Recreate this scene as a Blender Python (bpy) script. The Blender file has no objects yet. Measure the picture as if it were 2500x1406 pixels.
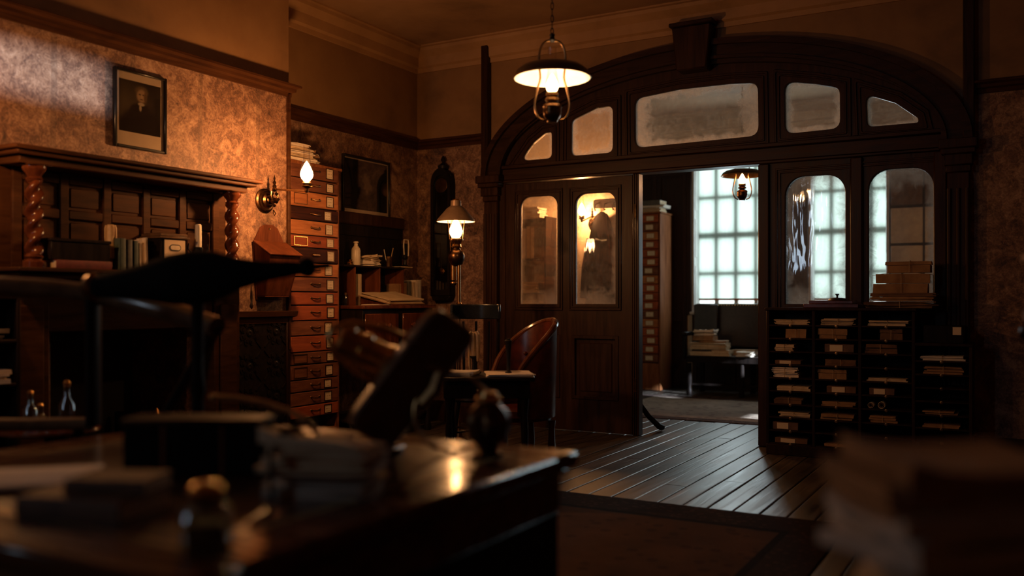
import bpy, bmesh, math, random
from mathutils import Vector, Matrix
random.seed(11)
R = random.Random(5)
SC = bpy.context.scene
COL = SC.collection
# ------------------------------------------------------------------ camera
F = 2203.0; HOR = 732.0; YAW = math.radians(29.69); CAMH = 1.2
cam_d = bpy.data.cameras.new('camera'); cam = bpy.data.objects.new('camera', cam_d); COL.objects.link(cam)
cam.location = (0, 0, CAMH); cam.rotation_euler = (math.pi/2, 0, YAW)
cam_d.sensor_width = 36; cam_d.lens = 36*F/2500; cam_d.shift_y = (HOR-703)/2500
cam_d.clip_start = .05; cam_d.clip_end = 100
cam_d.dof.use_dof = True; cam_d.dof.focus_distance = 7.0; cam_d.dof.aperture_fstop = .95
SC.camera = cam
# ------------------------------------------------------------------ world, colour management, daylight
w = bpy.data.worlds.new('world'); SC.world = w; w.use_nodes = True
w.node_tree.nodes['Background'].inputs[0].default_value = (.62, .8, 1.0, 1)
w.node_tree.nodes['Background'].inputs[1].default_value = .06
vs = SC.view_settings; vs.view_transform = 'Standard'; vs.look = 'None'; vs.gamma = 1; vs.use_curve_mapping = False
vs.exposure = -0.35
cy = SC.cycles; cy.use_denoising = True; cy.max_bounces = 7; cy.diffuse_bounces = 4; cy.glossy_bounces = 3
cy.transmission_bounces = 6; cy.transparent_max_bounces = 16; cy.sample_clamp_indirect = 2.5
cy.caustics_reflective = False; cy.caustics_refractive = False
def light(name, kind, loc, power, color, size=.03, aim=None, **kw):
    d = bpy.data.lights.new(name, kind); d.energy = power; d.color = color
    if kind in ('POINT', 'SPOT'): d.shadow_soft_size = size
    for k, v in kw.items(): setattr(d, k, v)
    o = bpy.data.objects.new(name, d); COL.objects.link(o); o.location = loc
    if aim is not None:
        o.rotation_euler = (Vector(aim)-Vector(loc)).to_track_quat('-Z', 'Y').to_euler()
    return o
DAY = (.66, .82, 1.0)
LAMP = (1.0, .44, .15)
# daylight from outside the picture: low sun through the top light of the side window and the hall's side lights,
# sky light standing in the window behind the viewer
light('sun_beam_window_offscreen', 'SPOT', (6.0, 1.0, 3.2), 8500, DAY, .05, (-4.78, 2.9, 2.5), spot_size=math.radians(40), spot_blend=.2)
light('sun_beam_hall_offscreen', 'SPOT', (5.5, 7.5, 3.6), 42000, DAY, .03, (-3.2, 10.2, 0), spot_size=math.radians(45), spot_blend=.2)
light('rear_window_daylight_offscreen', 'AREA', (-3.6, -1.60, 2.5), 14, DAY, aim=(-3.6, 5, 2.5), shape='RECTANGLE', size=1.5, size_y=1.5)
# sky light of the two hall windows that the picture shows, flush with their blinds and facing straight into the hall
for wx, ww in ((-3.42, 1.0), (-1.94, .88)):
    light('hall_window_daylight', 'AREA', (wx, 12.09, 2.15), 22, (.78, .93, 1.0), aim=(wx, 5, 2.15), shape='RECTANGLE', size=ww, size_y=1.8)

def ray(px, py):
    u = (px-1250)/F; v = (HOR-py)/F; c, s = math.cos(YAW), math.sin(YAW)
    return Vector((-s+c*u, c+s*u, v))
RIGHT = Vector((math.cos(YAW), math.sin(YAW), 0)); FWD = Vector((-math.sin(YAW), math.cos(YAW), 0)); UP = Vector((0, 0, 1))
def at(px, py, X=None, Y=None, Z=None, T=None):
    d = ray(px, py)
    if X is not None: T = X/d.x
    elif Y is not None: T = Y/d.y
    elif Z is not None: T = (Z-CAMH)/d.z
    return Vector((0, 0, CAMH))+d*T
# ------------------------------------------------------------------ materials
MAT = {}
def _nt(name):
    m = bpy.data.materials.new(name); m.use_nodes = True; MAT[name] = m
    nt = m.node_tree; return m, nt, nt.nodes['Principled BSDF']
def _ramp(nt, fac, stops):
    r = nt.nodes.new('ShaderNodeValToRGB'); cr = r.color_ramp
    while len(cr.elements) < len(stops): cr.elements.new(.5)
    for e, (p, c) in zip(cr.elements, stops): e.position = p; e.color = (*c, 1)
    nt.links.new(fac, r.inputs[0]); return r.outputs[0]
def _coord(nt, scale=(1, 1, 1), rnd=True, which='Object'):
    tc = nt.nodes.new('ShaderNodeTexCoord'); mp = nt.nodes.new('ShaderNodeMapping'); mp.inputs['Scale'].default_value = scale
    nt.links.new(tc.outputs[which], mp.inputs[0])
    if rnd:
        oi = nt.nodes.new('ShaderNodeObjectInfo'); ml = nt.nodes.new('ShaderNodeMath'); ml.operation = 'MULTIPLY'; ml.inputs[1].default_value = 37
        nt.links.new(oi.outputs['Random'], ml.inputs[0]); nt.links.new(ml.outputs[0], mp.inputs['Location'])
    return mp.outputs[0]
def _noise(nt, vec, scale, detail=4, rough=.55, dist=0):
    n = nt.nodes.new('ShaderNodeTexNoise'); n.inputs['Scale'].default_value = scale; n.inputs['Detail'].default_value = detail
    n.inputs['Roughness'].default_value = rough; n.inputs['Distortion'].default_value = dist
    nt.links.new(vec, n.inputs[0]); return n.outputs[0]
def _bump(nt, b, h, strength=.3, dist=.01):
    bp = nt.nodes.new('ShaderNodeBump'); bp.inputs['Strength'].default_value = strength; bp.inputs['Distance'].default_value = dist
    nt.links.new(h, bp.inputs['Height']); nt.links.new(bp.outputs[0], b.inputs['Normal'])
def _mix(nt, fac, a, b, blend='MIX'):
    m = nt.nodes.new('ShaderNodeMix'); m.data_type = 'RGBA'; m.blend_type = blend
    for i, v in ((0, fac), (6, a), (7, b)):
        if isinstance(v, (int, float)): m.inputs[i].default_value = v
        elif isinstance(v, tuple): m.inputs[i].default_value = (*v, 1)
        else: nt.links.new(v, m.inputs[i])
    return m.outputs[2]
def _math(nt, op, a, b=None, clamp=False):
    m = nt.nodes.new('ShaderNodeMath'); m.operation = op; m.use_clamp = clamp
    for i, v in ((0, a), (1, b)):
        if v is None: continue
        if isinstance(v, (int, float)): m.inputs[i].default_value = v
        else: nt.links.new(v, m.inputs[i])
    return m.outputs[0]
def wood(name, c1, c2, grain=(30, 30, 2.5), rough=.4, bump=.15, var=.25, coat=0.0, spec=.08):
    m, nt, b = _nt(name)
    v = _coord(nt, grain); f = _noise(nt, v, 1.0, 5, .6, .6)
    c = _ramp(nt, f, [(.3, c1), (.72, c2)])
    oi = nt.nodes.new('ShaderNodeObjectInfo')
    s = _math(nt, 'MULTIPLY_ADD', oi.outputs['Random'], var); s.node.inputs[2].default_value = 1-var/2
    hs = nt.nodes.new('ShaderNodeHueSaturation'); nt.links.new(c, hs.inputs['Color']); nt.links.new(s, hs.inputs['Value'])
    nt.links.new(hs.outputs[0], b.inputs['Base Color'])
    rr = _math(nt, 'MULTIPLY_ADD', f, .25); rr.node.inputs[2].default_value = rough-.12
    nt.links.new(rr, b.inputs['Roughness']); b.inputs['Coat Weight'].default_value = coat; b.inputs['Coat Roughness'].default_value = .12; b.inputs['Specular IOR Level'].default_value = spec
    _bump(nt, b, f, bump, .004); return m
def plain(name, c1, c2=None, rough=.6, scale=20, bump=.1, metal=0.0, spec=.5):
    m, nt, b = _nt(name); c2 = c2 or tuple(x*.7 for x in c1)
    v = _coord(nt); f = _noise(nt, v, scale, 5, .6)
    nt.links.new(_ramp(nt, f, [(.32, c2), (.68, c1)]), b.inputs['Base Color'])
    b.inputs['Roughness'].default_value = rough; b.inputs['Metallic'].default_value = metal
    b.inputs['Specular IOR Level'].default_value = spec
    if bump: _bump(nt, b, f, bump, .005)
    return m
def emit(name, col, strength):
    m, nt, b = _nt(name); b.inputs['Base Color'].default_value = (0, 0, 0, 1)
    b.inputs['Emission Color'].default_value = (*col, 1); b.inputs['Emission Strength'].default_value = strength; return m
wood('partition_wood', (.014, .0055, .0028), (.043, .0165, .0078), (28, 28, 2.2), .42, .2, .2, 0.0, .2)
wood('partition_wood_across', (.014, .0055, .0028), (.043, .0165, .0078), (2.2, 28, 28), .42, .2, .2, 0.0, .2)
wood('mantel_wood', (0.0279, 0.00986, 0.004), (0.0744, 0.029, 0.011), (3, 3, 26), .55, .2, .15, 0)
wood('black_wood', (.006, .0045, .004), (.016, .010, .008), (20, 20, 3), .38, .1, .2)
wood('shelf_wood', (.009, .005, .004), (.030, .014, .009), (20, 20, 3), .5, .15, .2)
wood('desk_wood', (.05, .016, .006), (.16, .060, .022), (3, 26, 26), .27, .1, .1, .5)
wood('floor_wood', (.024, .018, .014), (.088, .068, .053), (26, 1.6, 26), .40, .55, .5, 0.0, .45)
wood('cabinet_wood', (0.12, 0.0378, 0.0133), (0.288, 0.105, 0.0399), (26, 26, 3), .4, .2, .15)
wood('drawer_oak', (0.2565, 0.0864, 0.0286), (0.513, 0.198, 0.0726), (26, 3, 26), .58, .2, .2)
wood('drawer_red', (0.2025, 0.0456, 0.0176), (0.3915, 0.0984, 0.0374), (26, 3, 26), .58, .2, .2)
wood('drawer_dark', (.022, .008, .005), (.070, .020, .012), (26, 3, 26), .58, .2, .2)
wood('drawer_brown', (0.09375, 0.032, 0.017), (0.2125, 0.08, 0.0408), (26, 3, 26), .58, .2, .2)
wood('mahogany', (0.04125, 0.0105, 0.0045), (0.1425, 0.04125, 0.015), (14, 14, 3), .2, .1, .1, .5)
wood('red_wood', (0.08, 0.0225, 0.0098), (0.176, 0.0525, 0.0224), (22, 22, 3), .45, .15, .2)
plain('brass', (.66, .40, .15), (.36, .19, .07), .27, 14, .05, 1.0)
plain('dark_brass', (.30, .17, .07), (.12, .06, .03), .33, 14, .05, 1.0)
plain('bronze', (.16, .085, .04), (.06, .032, .016), .3, 18, .1, 1.0)
plain('iron', (.022, .021, .021), (.010, .009, .009), .42, 30, .1, .6)
plain('black_enamel', (.012, .011, .011), (.007, .006, .006), .35, 10, .02)
plain('white_enamel', (.82, .80, .74), (.70, .66, .58), .3, 8, .0)
plain('paper', (.60, .47, .31), (.43, .31, .185), .8, 9, .08)
plain('paper_pale', (.74, .64, .52), (.60, .49, .37), .8, 7, .06)
plain('paper_grey', (.58, .52, .44), (.40, .35, .29), .8, 7, .08)
plain('paper_brown', (.33, .185, .085), (.20, .10, .045), .85, 9, .1)
plain('paper_dark', (.16, .080, .040), (.075, .036, .018), .85, 9, .12)
plain('string', (.45, .33, .20), None, .9, 60, .2)
plain('wax', (.76, .68, .54), (.62, .50, .34), .45, 14, .15)
plain('wax_yellow', (.58, .40, .20), (.42, .25, .10), .5, 18, .2)
plain('leather_red', (.11, .020, .009), (.035, .008, .005), .28, 12, .25)
plain('leather_black', (.030, .020, .016), (.012, .008, .007), .3, 30, .25)
plain('leather_green', (.055, .022, .012), (.025, .010, .006), .33, 40, .12)
plain('desk_leather', (.060, .024, .012), (.028, .011, .006), .36, 30, .05)
MAT['desk_leather'].node_tree.nodes['Principled BSDF'].inputs['Coat Weight'].default_value = .9
MAT['desk_leather'].node_tree.nodes['Principled BSDF'].inputs['Coat Roughness'].default_value = .17
plain('book_green', (.060, .085, .065), (.03, .045, .036), .6, 14, .1)
plain('book_red', (.20, .022, .016), (.09, .010, .008), .6, 14, .1)
plain('book_grey', (.11, .105, .09), (.05, .048, .04), .65, 14, .1)
plain('book_brown', (.12, .055, .026), (.055, .024, .012), .6, 14, .1)
plain('stoneware', (.62, .52, .38), (.46, .35, .22), .35, 8, .03)
plain('cloth_black', (.011, .010, .010), (.005, .005, .005), .95, 30, .2, 0.0, .05)
plain('coal', (.012, .011, .010), (.004, .004, .004), .5, 14, .5)
plain('cast_iron', (.03, .02, .015), (.012, .008, .006), .38, 26, .25, .4)
plain('white_paint', (.62, .62, .60), (.50, .50, .48), .5, 8, .05)
plain('picture_frame', (.012, .010, .009), (.007, .006, .005), .3, 14, .05)
plain('mount', (.62, .48, .33), (.52, .38, .25), .8, 4, .03)
plain('tag', (.66, .56, .42), (.48, .37, .25), .8, 30, .03)
plain('ink', (.010, .008, .008), (.02, .015, .012), .6, 10, 0)
plain('grime', (.010, .008, .007), (.004, .003, .003), .9, 10, .1, 0.0, .05)
plain('gilt', (.55, .34, .12), (.35, .2, .07), .35, 20, .1, .9)
plain('hatbox', (.26, .16, .085), (.15, .085, .045), .7, 10, .1)
plain('tin_shade', (.36, .25, .16), (.22, .14, .085), .45, 10, .05, .5)
plain('dark_rail', (.15, .080, .038), (.07, .036, .018), .3, 18, .1)
MAT['dark_rail'].node_tree.nodes['Principled BSDF'].inputs['Coat Weight'].default_value = .7
MAT['dark_rail'].node_tree.nodes['Principled BSDF'].inputs['Coat Roughness'].default_value = .2
plain('blue_black', (.012, .016, .022), (.008, .010, .014), .22, 10, .02)
def flame_mat():
    m, nt, b = _nt('flame'); out = nt.nodes['Material Output']
    em = nt.nodes.new('ShaderNodeEmission'); em.inputs[0].default_value = (1.0, .58, .27, 1); em.inputs[1].default_value = 11
    tr = nt.nodes.new('ShaderNodeBsdfTransparent'); ad = nt.nodes.new('ShaderNodeAddShader')
    nt.links.new(em.outputs[0], ad.inputs[0]); nt.links.new(tr.outputs[0], ad.inputs[1]); nt.links.new(ad.outputs[0], out.inputs[0])
flame_mat()
def wallpaper(name, c0, c1, c2, c3):
    m, nt, b = _nt(name)
    v = _coord(nt, rnd=False)
    big = _noise(nt, v, 1.4, 4, .6, .3); mid = _noise(nt, v, 7, 6, .7, 1.2); fine = _noise(nt, v, 34, 4, .7, 1.5)
    f = _math(nt, 'ADD', _math(nt, 'MULTIPLY', mid, .55), _math(nt, 'MULTIPLY', fine, .45))
    f = _math(nt, 'ADD', f, _math(nt, 'MULTIPLY_ADD', big, .35)); f.node.inputs[1].links[0].from_node.inputs[2].default_value = -.17
    c = _ramp(nt, f, [(.36, c0), (.47, c1), (.56, c2), (.68, c3)])
    # torn strips: faint vertical drop joins
    wv = nt.nodes.new('ShaderNodeTexWave'); wv.wave_type = 'BANDS'; wv.bands_direction = 'Y'; wv.inputs['Scale'].default_value = .6
    wv.inputs['Distortion'].default_value = .4; wv.inputs['Detail'].default_value = 3
    nt.links.new(v, wv.inputs[0])
    c = _mix(nt, _math(nt, 'MULTIPLY', _math(nt, 'LESS_THAN', wv.outputs[1], .012), .35), c, (.07, .04, .028))
    nt.links.new(c, b.inputs['Base Color']); b.inputs['Roughness'].default_value = .62
    _bump(nt, b, f, .5, .012); return m
wallpaper('wallpaper', (.040, .018, .011), (.15, .072, .042), (.28, .155, .092), (.47, .30, .195))
def wall_paint(name, a, bcol, dark):
    m, nt, b = _nt(name); v = _coord(nt, rnd=False)
    f = _noise(nt, v, 1.1, 5, .6, .3); g = _noise(nt, v, 5, 5, .6)
    c = _ramp(nt, f, [(.28, dark), (.45, bcol), (.7, a)])
    c = _mix(nt, .35, c, _ramp(nt, g, [(.3, bcol), (.7, a)]))
    nt.links.new(c, b.inputs['Base Color']); b.inputs['Roughness'].default_value = .7; _bump(nt, b, g, .12, .01); return m
wall_paint('ochre_paint', (0.324, 0.1823, 0.0756), (0.2228, 0.1161, 0.0459), (0.081, 0.0432, 0.0189))
wall_paint('ceiling_plaster', (0.435, 0.2682, 0.145), (0.3045, 0.1769, 0.0899), (0.05075, 0.029, 0.01595))
wall_paint('cornice_plaster', (0.513, 0.3038, 0.1418), (0.351, 0.1958, 0.08505), (0.1485, 0.0783, 0.0324))
wall_paint('hall_plaster', (.72, .60, .45), (.60, .47, .33), (.36, .26, .17))
wall_paint('brick_soot', (.05, .03, .02), (.03, .018, .012), (.012, .008, .006))
def glass(name, dirt=.5, tint=(1, 1, 1), gl=.09, wavy=.04, edge=.7, dcol=(.50, .44, .34)):
    """old window glass: mostly clear, a wavy sheen on the face, grey dust that gathers at the rim"""
    m, nt, b = _nt(name); out = nt.nodes['Material Output']
    tr = nt.nodes.new('ShaderNodeBsdfTransparent'); tr.inputs[0].default_value = (*tint, 1)
    gs = nt.nodes.new('ShaderNodeBsdfGlossy'); gs.inputs['Roughness'].default_value = .03
    df = nt.nodes.new('ShaderNodeBsdfDiffuse'); df.inputs[0].default_value = (*dcol, 1)
    tl = nt.nodes.new('ShaderNodeBsdfTranslucent'); tl.inputs[0].default_value = (*dcol, 1)
    ds = nt.nodes.new('ShaderNodeMixShader'); ds.inputs[0].default_value = .6
    nt.links.new(df.outputs[0], ds.inputs[1]); nt.links.new(tl.outputs[0], ds.inputs[2])
    v = _coord(nt, rnd=True); wn = _noise(nt, _coord(nt, (9, 1, 2.2)), 1, 2, .5)
    bp = nt.nodes.new('ShaderNodeBump'); bp.inputs['Strength'].default_value = wavy; bp.inputs['Distance'].default_value = .1
    nt.links.new(wn, bp.inputs['Height']); nt.links.new(bp.outputs[0], gs.inputs['Normal'])
    m1 = nt.nodes.new('ShaderNodeMixShader'); m1.inputs[0].default_value = gl
    nt.links.new(tr.outputs[0], m1.inputs[1]); nt.links.new(gs.outputs[0], m1.inputs[2])
    # rim mask from the pane's own extent
    tc = nt.nodes.new('ShaderNodeTexCoord'); sp = nt.nodes.new('ShaderNodeSeparateXYZ'); nt.links.new(tc.outputs['Generated'], sp.inputs[0])
    ex = _math(nt, 'ABSOLUTE', _math(nt, 'SUBTRACT', sp.outputs[0], .5)); ez = _math(nt, 'ABSOLUTE', _math(nt, 'SUBTRACT', sp.outputs[2], .5))
    e = _math(nt, 'MAXIMUM', ex, ez)
    n1 = _noise(nt, v, 9, 6, .7, .6); n2 = _noise(nt, v, 45, 4, .7)
    e = _math(nt, 'ADD', e, _math(nt, 'MULTIPLY_ADD', n1, .30)); e.node.inputs[1].links[0].from_node.inputs[2].default_value = -.15
    rim = nt.nodes.new('ShaderNodeMapRange'); rim.inputs[1].default_value = .34; rim.inputs[2].default_value = .50
    nt.links.new(e, rim.inputs[0])
    d = _math(nt, 'ADD', _math(nt, 'MULTIPLY', rim.outputs[0], edge), _math(nt, 'MULTIPLY', _math(nt, 'MULTIPLY', n1, n2), dirt), True)
    d = _math(nt, 'MINIMUM', d, .92)
    m2 = nt.nodes.new('ShaderNodeMixShader'); nt.links.new(d, m2.inputs[0])
    nt.links.new(m1.outputs[0], m2.inputs[1]); nt.links.new(ds.outputs[0], m2.inputs[2]); nt.links.new(m2.outputs[0], out.inputs[0])
    return m
glass('fanlight_glass', .6, (1, 1, 1), .03, .05, .7, (.80, .73, .62))
glass('side_glass', .18, (1, 1, 1), .04, .05, .45, (.48, .50, .48))
glass('door_glass', .30, (1, 1, 1), .10, .03, .35, (.46, .36, .26))
def clear_glass(name, tint, gl=.1, rough=.05):
    m, nt, b = _nt(name); out = nt.nodes['Material Output']
    tr = nt.nodes.new('ShaderNodeBsdfTransparent'); tr.inputs[0].default_value = (*tint, 1)
    gs = nt.nodes.new('ShaderNodeBsdfGlossy'); gs.inputs['Roughness'].default_value = rough
    lw = nt.nodes.new('ShaderNodeLayerWeight'); lw.inputs[0].default_value = .35
    f = _math(nt, 'MULTIPLY_ADD', lw.outputs['Facing'], .6); f.node.inputs[2].default_value = gl
    mx = nt.nodes.new('ShaderNodeMixShader'); nt.links.new(f, mx.inputs[0]); nt.links.new(tr.outputs[0], mx.inputs[1]); nt.links.new(gs.outputs[0], mx.inputs[2])
    nt.links.new(mx.outputs[0], out.inputs[0]); return m
clear_glass('chimney_glass', (1, .97, .93), .03)
clear_glass('ink_glass', (.55, .62, .62), .12)
clear_glass('picture_glass', (1, 1, 1), .02)
clear_glass('case_glass', (.75, .7, .65), .03)
def blind():
    m, nt, b = _nt('window_blind'); out = nt.nodes['Material Output']
    tr = nt.nodes.new('ShaderNodeBsdfTransparent'); tr.inputs[0].default_value = (.93, 1, .98, 1)
    tl = nt.nodes.new('ShaderNodeBsdfTranslucent')
    v = _coord(nt, (60, 1, 4)); f = _noise(nt, v, 1, 4, .6)
    nt.links.new(_ramp(nt, f, [(.3, (.76, .84, .81)), (.7, (.86, .92, .90))]), tl.inputs[0])
    mx = nt.nodes.new('ShaderNodeMixShader'); mx.inputs[0].default_value = .80
    nt.links.new(tr.outputs[0], mx.inputs[1]); nt.links.new(tl.outputs[0], mx.inputs[2]); nt.links.new(mx.outputs[0], out.inputs[0])
blind()
emit('sky_glow', (.88, 1.0, .97), 2.5)
def rug(name, field, border, accent):
    m, nt, b = _nt(name); v = _coord(nt, rnd=False, which='Generated')
    sp = nt.nodes.new('ShaderNodeSeparateXYZ'); nt.links.new(v, sp.inputs[0])
    ex = _math(nt, 'ABSOLUTE', _math(nt, 'SUBTRACT', sp.outputs[0], .5)); ey = _math(nt, 'ABSOLUTE', _math(nt, 'SUBTRACT', sp.outputs[1], .5))
    e = _math(nt, 'MAXIMUM', ex, ey)
    o = _coord(nt, rnd=False); vo = nt.nodes.new('ShaderNodeTexVoronoi'); vo.inputs['Scale'].default_value = 9; nt.links.new(o, vo.inputs[0])
    vb = nt.nodes.new('ShaderNodeTexVoronoi'); vb.inputs['Scale'].default_value = 22; nt.links.new(o, vb.inputs[0])
    n = _noise(nt, o, 3, 5, .6); fine = _noise(nt, o, 160, 3, .7)
    c = _mix(nt, _math(nt, 'LESS_THAN', vo.outputs[0], .26), field, accent)
    cb = _mix(nt, _math(nt, 'LESS_THAN', vb.outputs[0], .30), border, tuple(x*2.2 for x in border))
    c = _mix(nt, _math(nt, 'GREATER_THAN', e, .43), c, cb)
    line = _math(nt, 'LESS_THAN', _math(nt, 'ABSOLUTE', _math(nt, 'SUBTRACT', e, .425)), .006)
    c = _mix(nt, line, c, tuple(x*.3 for x in border))
    c = _mix(nt, .7, c, _mix(nt, 1.0, c, _ramp(nt, n, [(.3, (.45, .45, .45)), (.7, (1.1, 1.1, 1.1))]), 'MULTIPLY'))
    nt.links.new(c, b.inputs['Base Color']); b.inputs['Roughness'].default_value = .95; b.inputs['Specular IOR Level'].default_value = .1
    _bump(nt, b, fine, .5, .01)
rug('rug_room', (.070, .033, .014), (.022, .011, .008), (.045, .020, .010))
rug('rug_hall', (.24, .18, .135), (.055, .034, .028), (.15, .10, .075))
def portrait():
    """dark half-length portrait print: pale face, white neckcloth, black coat (flat print)"""
    m, nt, b = _nt('portrait_print'); v = _coord(nt, rnd=False, which='Generated')
    sp = nt.nodes.new('ShaderNodeSeparateXYZ'); nt.links.new(v, sp.inputs[0])
    n = _noise(nt, v, 9, 4, .6)
    def blob(cx, cz, rx, rz, soft, nz=.25):
        a = _math(nt, 'DIVIDE', _math(nt, 'SUBTRACT', sp.outputs[1], cx), rx); c = _math(nt, 'DIVIDE', _math(nt, 'SUBTRACT', sp.outputs[2], cz), rz)
        d = _math(nt, 'SQRT', _math(nt, 'ADD', _math(nt, 'MULTIPLY', a, a), _math(nt, 'MULTIPLY', c, c)))
        d = _math(nt, 'ADD', d, _math(nt, 'MULTIPLY_ADD', n, nz)); d.node.inputs[1].links[0].from_node.inputs[2].default_value = -nz/2
        mr = nt.nodes.new('ShaderNodeMapRange'); mr.inputs[1].default_value = 1-soft; mr.inputs[2].default_value = 1+soft
        mr.inputs[3].default_value = 1; mr.inputs[4].default_value = 0; nt.links.new(d, mr.inputs[0]); return mr.outputs[0]
    c = _mix(nt, blob(.08, .58, .42, .34, .8), (.022, .016, .011), (.085, .062, .036))
    c = _mix(nt, blob(.52, .08, .52, .42, .10), c, (.016, .011, .009))
    c = _mix(nt, blob(.50, .40, .26, .20, .12), c, (.016, .011, .009))
    c = _mix(nt, blob(.53, .83, .155, .095, .2), c, (.13, .085, .045))
    c = _mix(nt, blob(.53, .735, .115, .125, .22), c, (.34, .22, .12))
    c = _mix(nt, blob(.485, .765, .03, .014, .4), c, (.06, .035, .02))
    c = _mix(nt, blob(.57, .765, .028, .014, .4), c, (.06, .035, .02))
    c = _mix(nt, blob(.535, .725, .018, .035, .5), c, (.42, .28, .16))
    c = _mix(nt, blob(.525, .672, .045, .010, .5), c, (.10, .05, .03))
    c = _mix(nt, blob(.62, .72, .035, .11, .4), c, (.12, .07, .035))
    c = _mix(nt, blob(.52, .575, .075, .032, .25), c, (.42, .33, .22))
    c = _mix(nt, blob(.50, .50, .028, .060, .3), c, (.40, .31, .20))
    nt.links.new(c, b.inputs['Base Color']); b.inputs['Roughness'].default_value = .9; b.inputs['Specular IOR Level'].default_value = .1
portrait()
def engraving():
    m, nt, b = _nt('dark_print'); v = _coord(nt, rnd=False, which='Generated')
    sp = nt.nodes.new('ShaderNodeSeparateXYZ'); nt.links.new(v, sp.inputs[0])
    n = _noise(nt, v, 5, 5, .6, .4)
    a = _math(nt, 'DIVIDE', _math(nt, 'SUBTRACT', sp.outputs[1], .52), .22); c2 = _math(nt, 'DIVIDE', _math(nt, 'SUBTRACT', sp.outputs[2], .52), .30)
    d = _math(nt, 'SQRT', _math(nt, 'ADD', _math(nt, 'MULTIPLY', a, a), _math(nt, 'MULTIPLY', c2, c2)))
    f = _math(nt, 'SUBTRACT', _math(nt, 'MULTIPLY', n, 1.5), _math(nt, 'MULTIPLY', d, .4))
    nt.links.new(_ramp(nt, f, [(.30, (.012, .010, .008)), (.52, (.030, .024, .018)), (.72, (.14, .10, .065))]), b.inputs['Base Color']); b.inputs['Roughness'].default_value = .9; b.inputs['Specular IOR Level'].default_value = .1
engraving()
def script_tag():
    """drawer card: cream paper with two lines of faded ink script"""
    m, nt, b = _nt('drawer_card'); v = _coord(nt, rnd=False, which='Generated')
    sp = nt.nodes.new('ShaderNodeSeparateXYZ'); nt.links.new(v, sp.inputs[0])
    n = _noise(nt, _coord(nt, (1, 190, 40)), 1, 3, .7)
    rows = _math(nt, 'LESS_THAN', _math(nt, 'ABSOLUTE', _math(nt, 'SUBTRACT', _math(nt, 'FRACT', _math(nt, 'MULTIPLY', sp.outputs[2], 3.0)), .5)), .16)
    ins = _math(nt, 'LESS_THAN', _math(nt, 'ABSOLUTE', _math(nt, 'SUBTRACT', sp.outputs[1], .5)), .34)
    k = _math(nt, 'MULTIPLY', _math(nt, 'MULTIPLY', rows, ins), _math(nt, 'GREATER_THAN', n, .5))
    c = _mix(nt, _math(nt, 'MULTIPLY', k, .6), (.62, .50, .35), (.10, .06, .035))
    nt.links.new(c, b.inputs['Base Color']); b.inputs['Roughness'].default_value = .8
script_tag()
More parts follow.
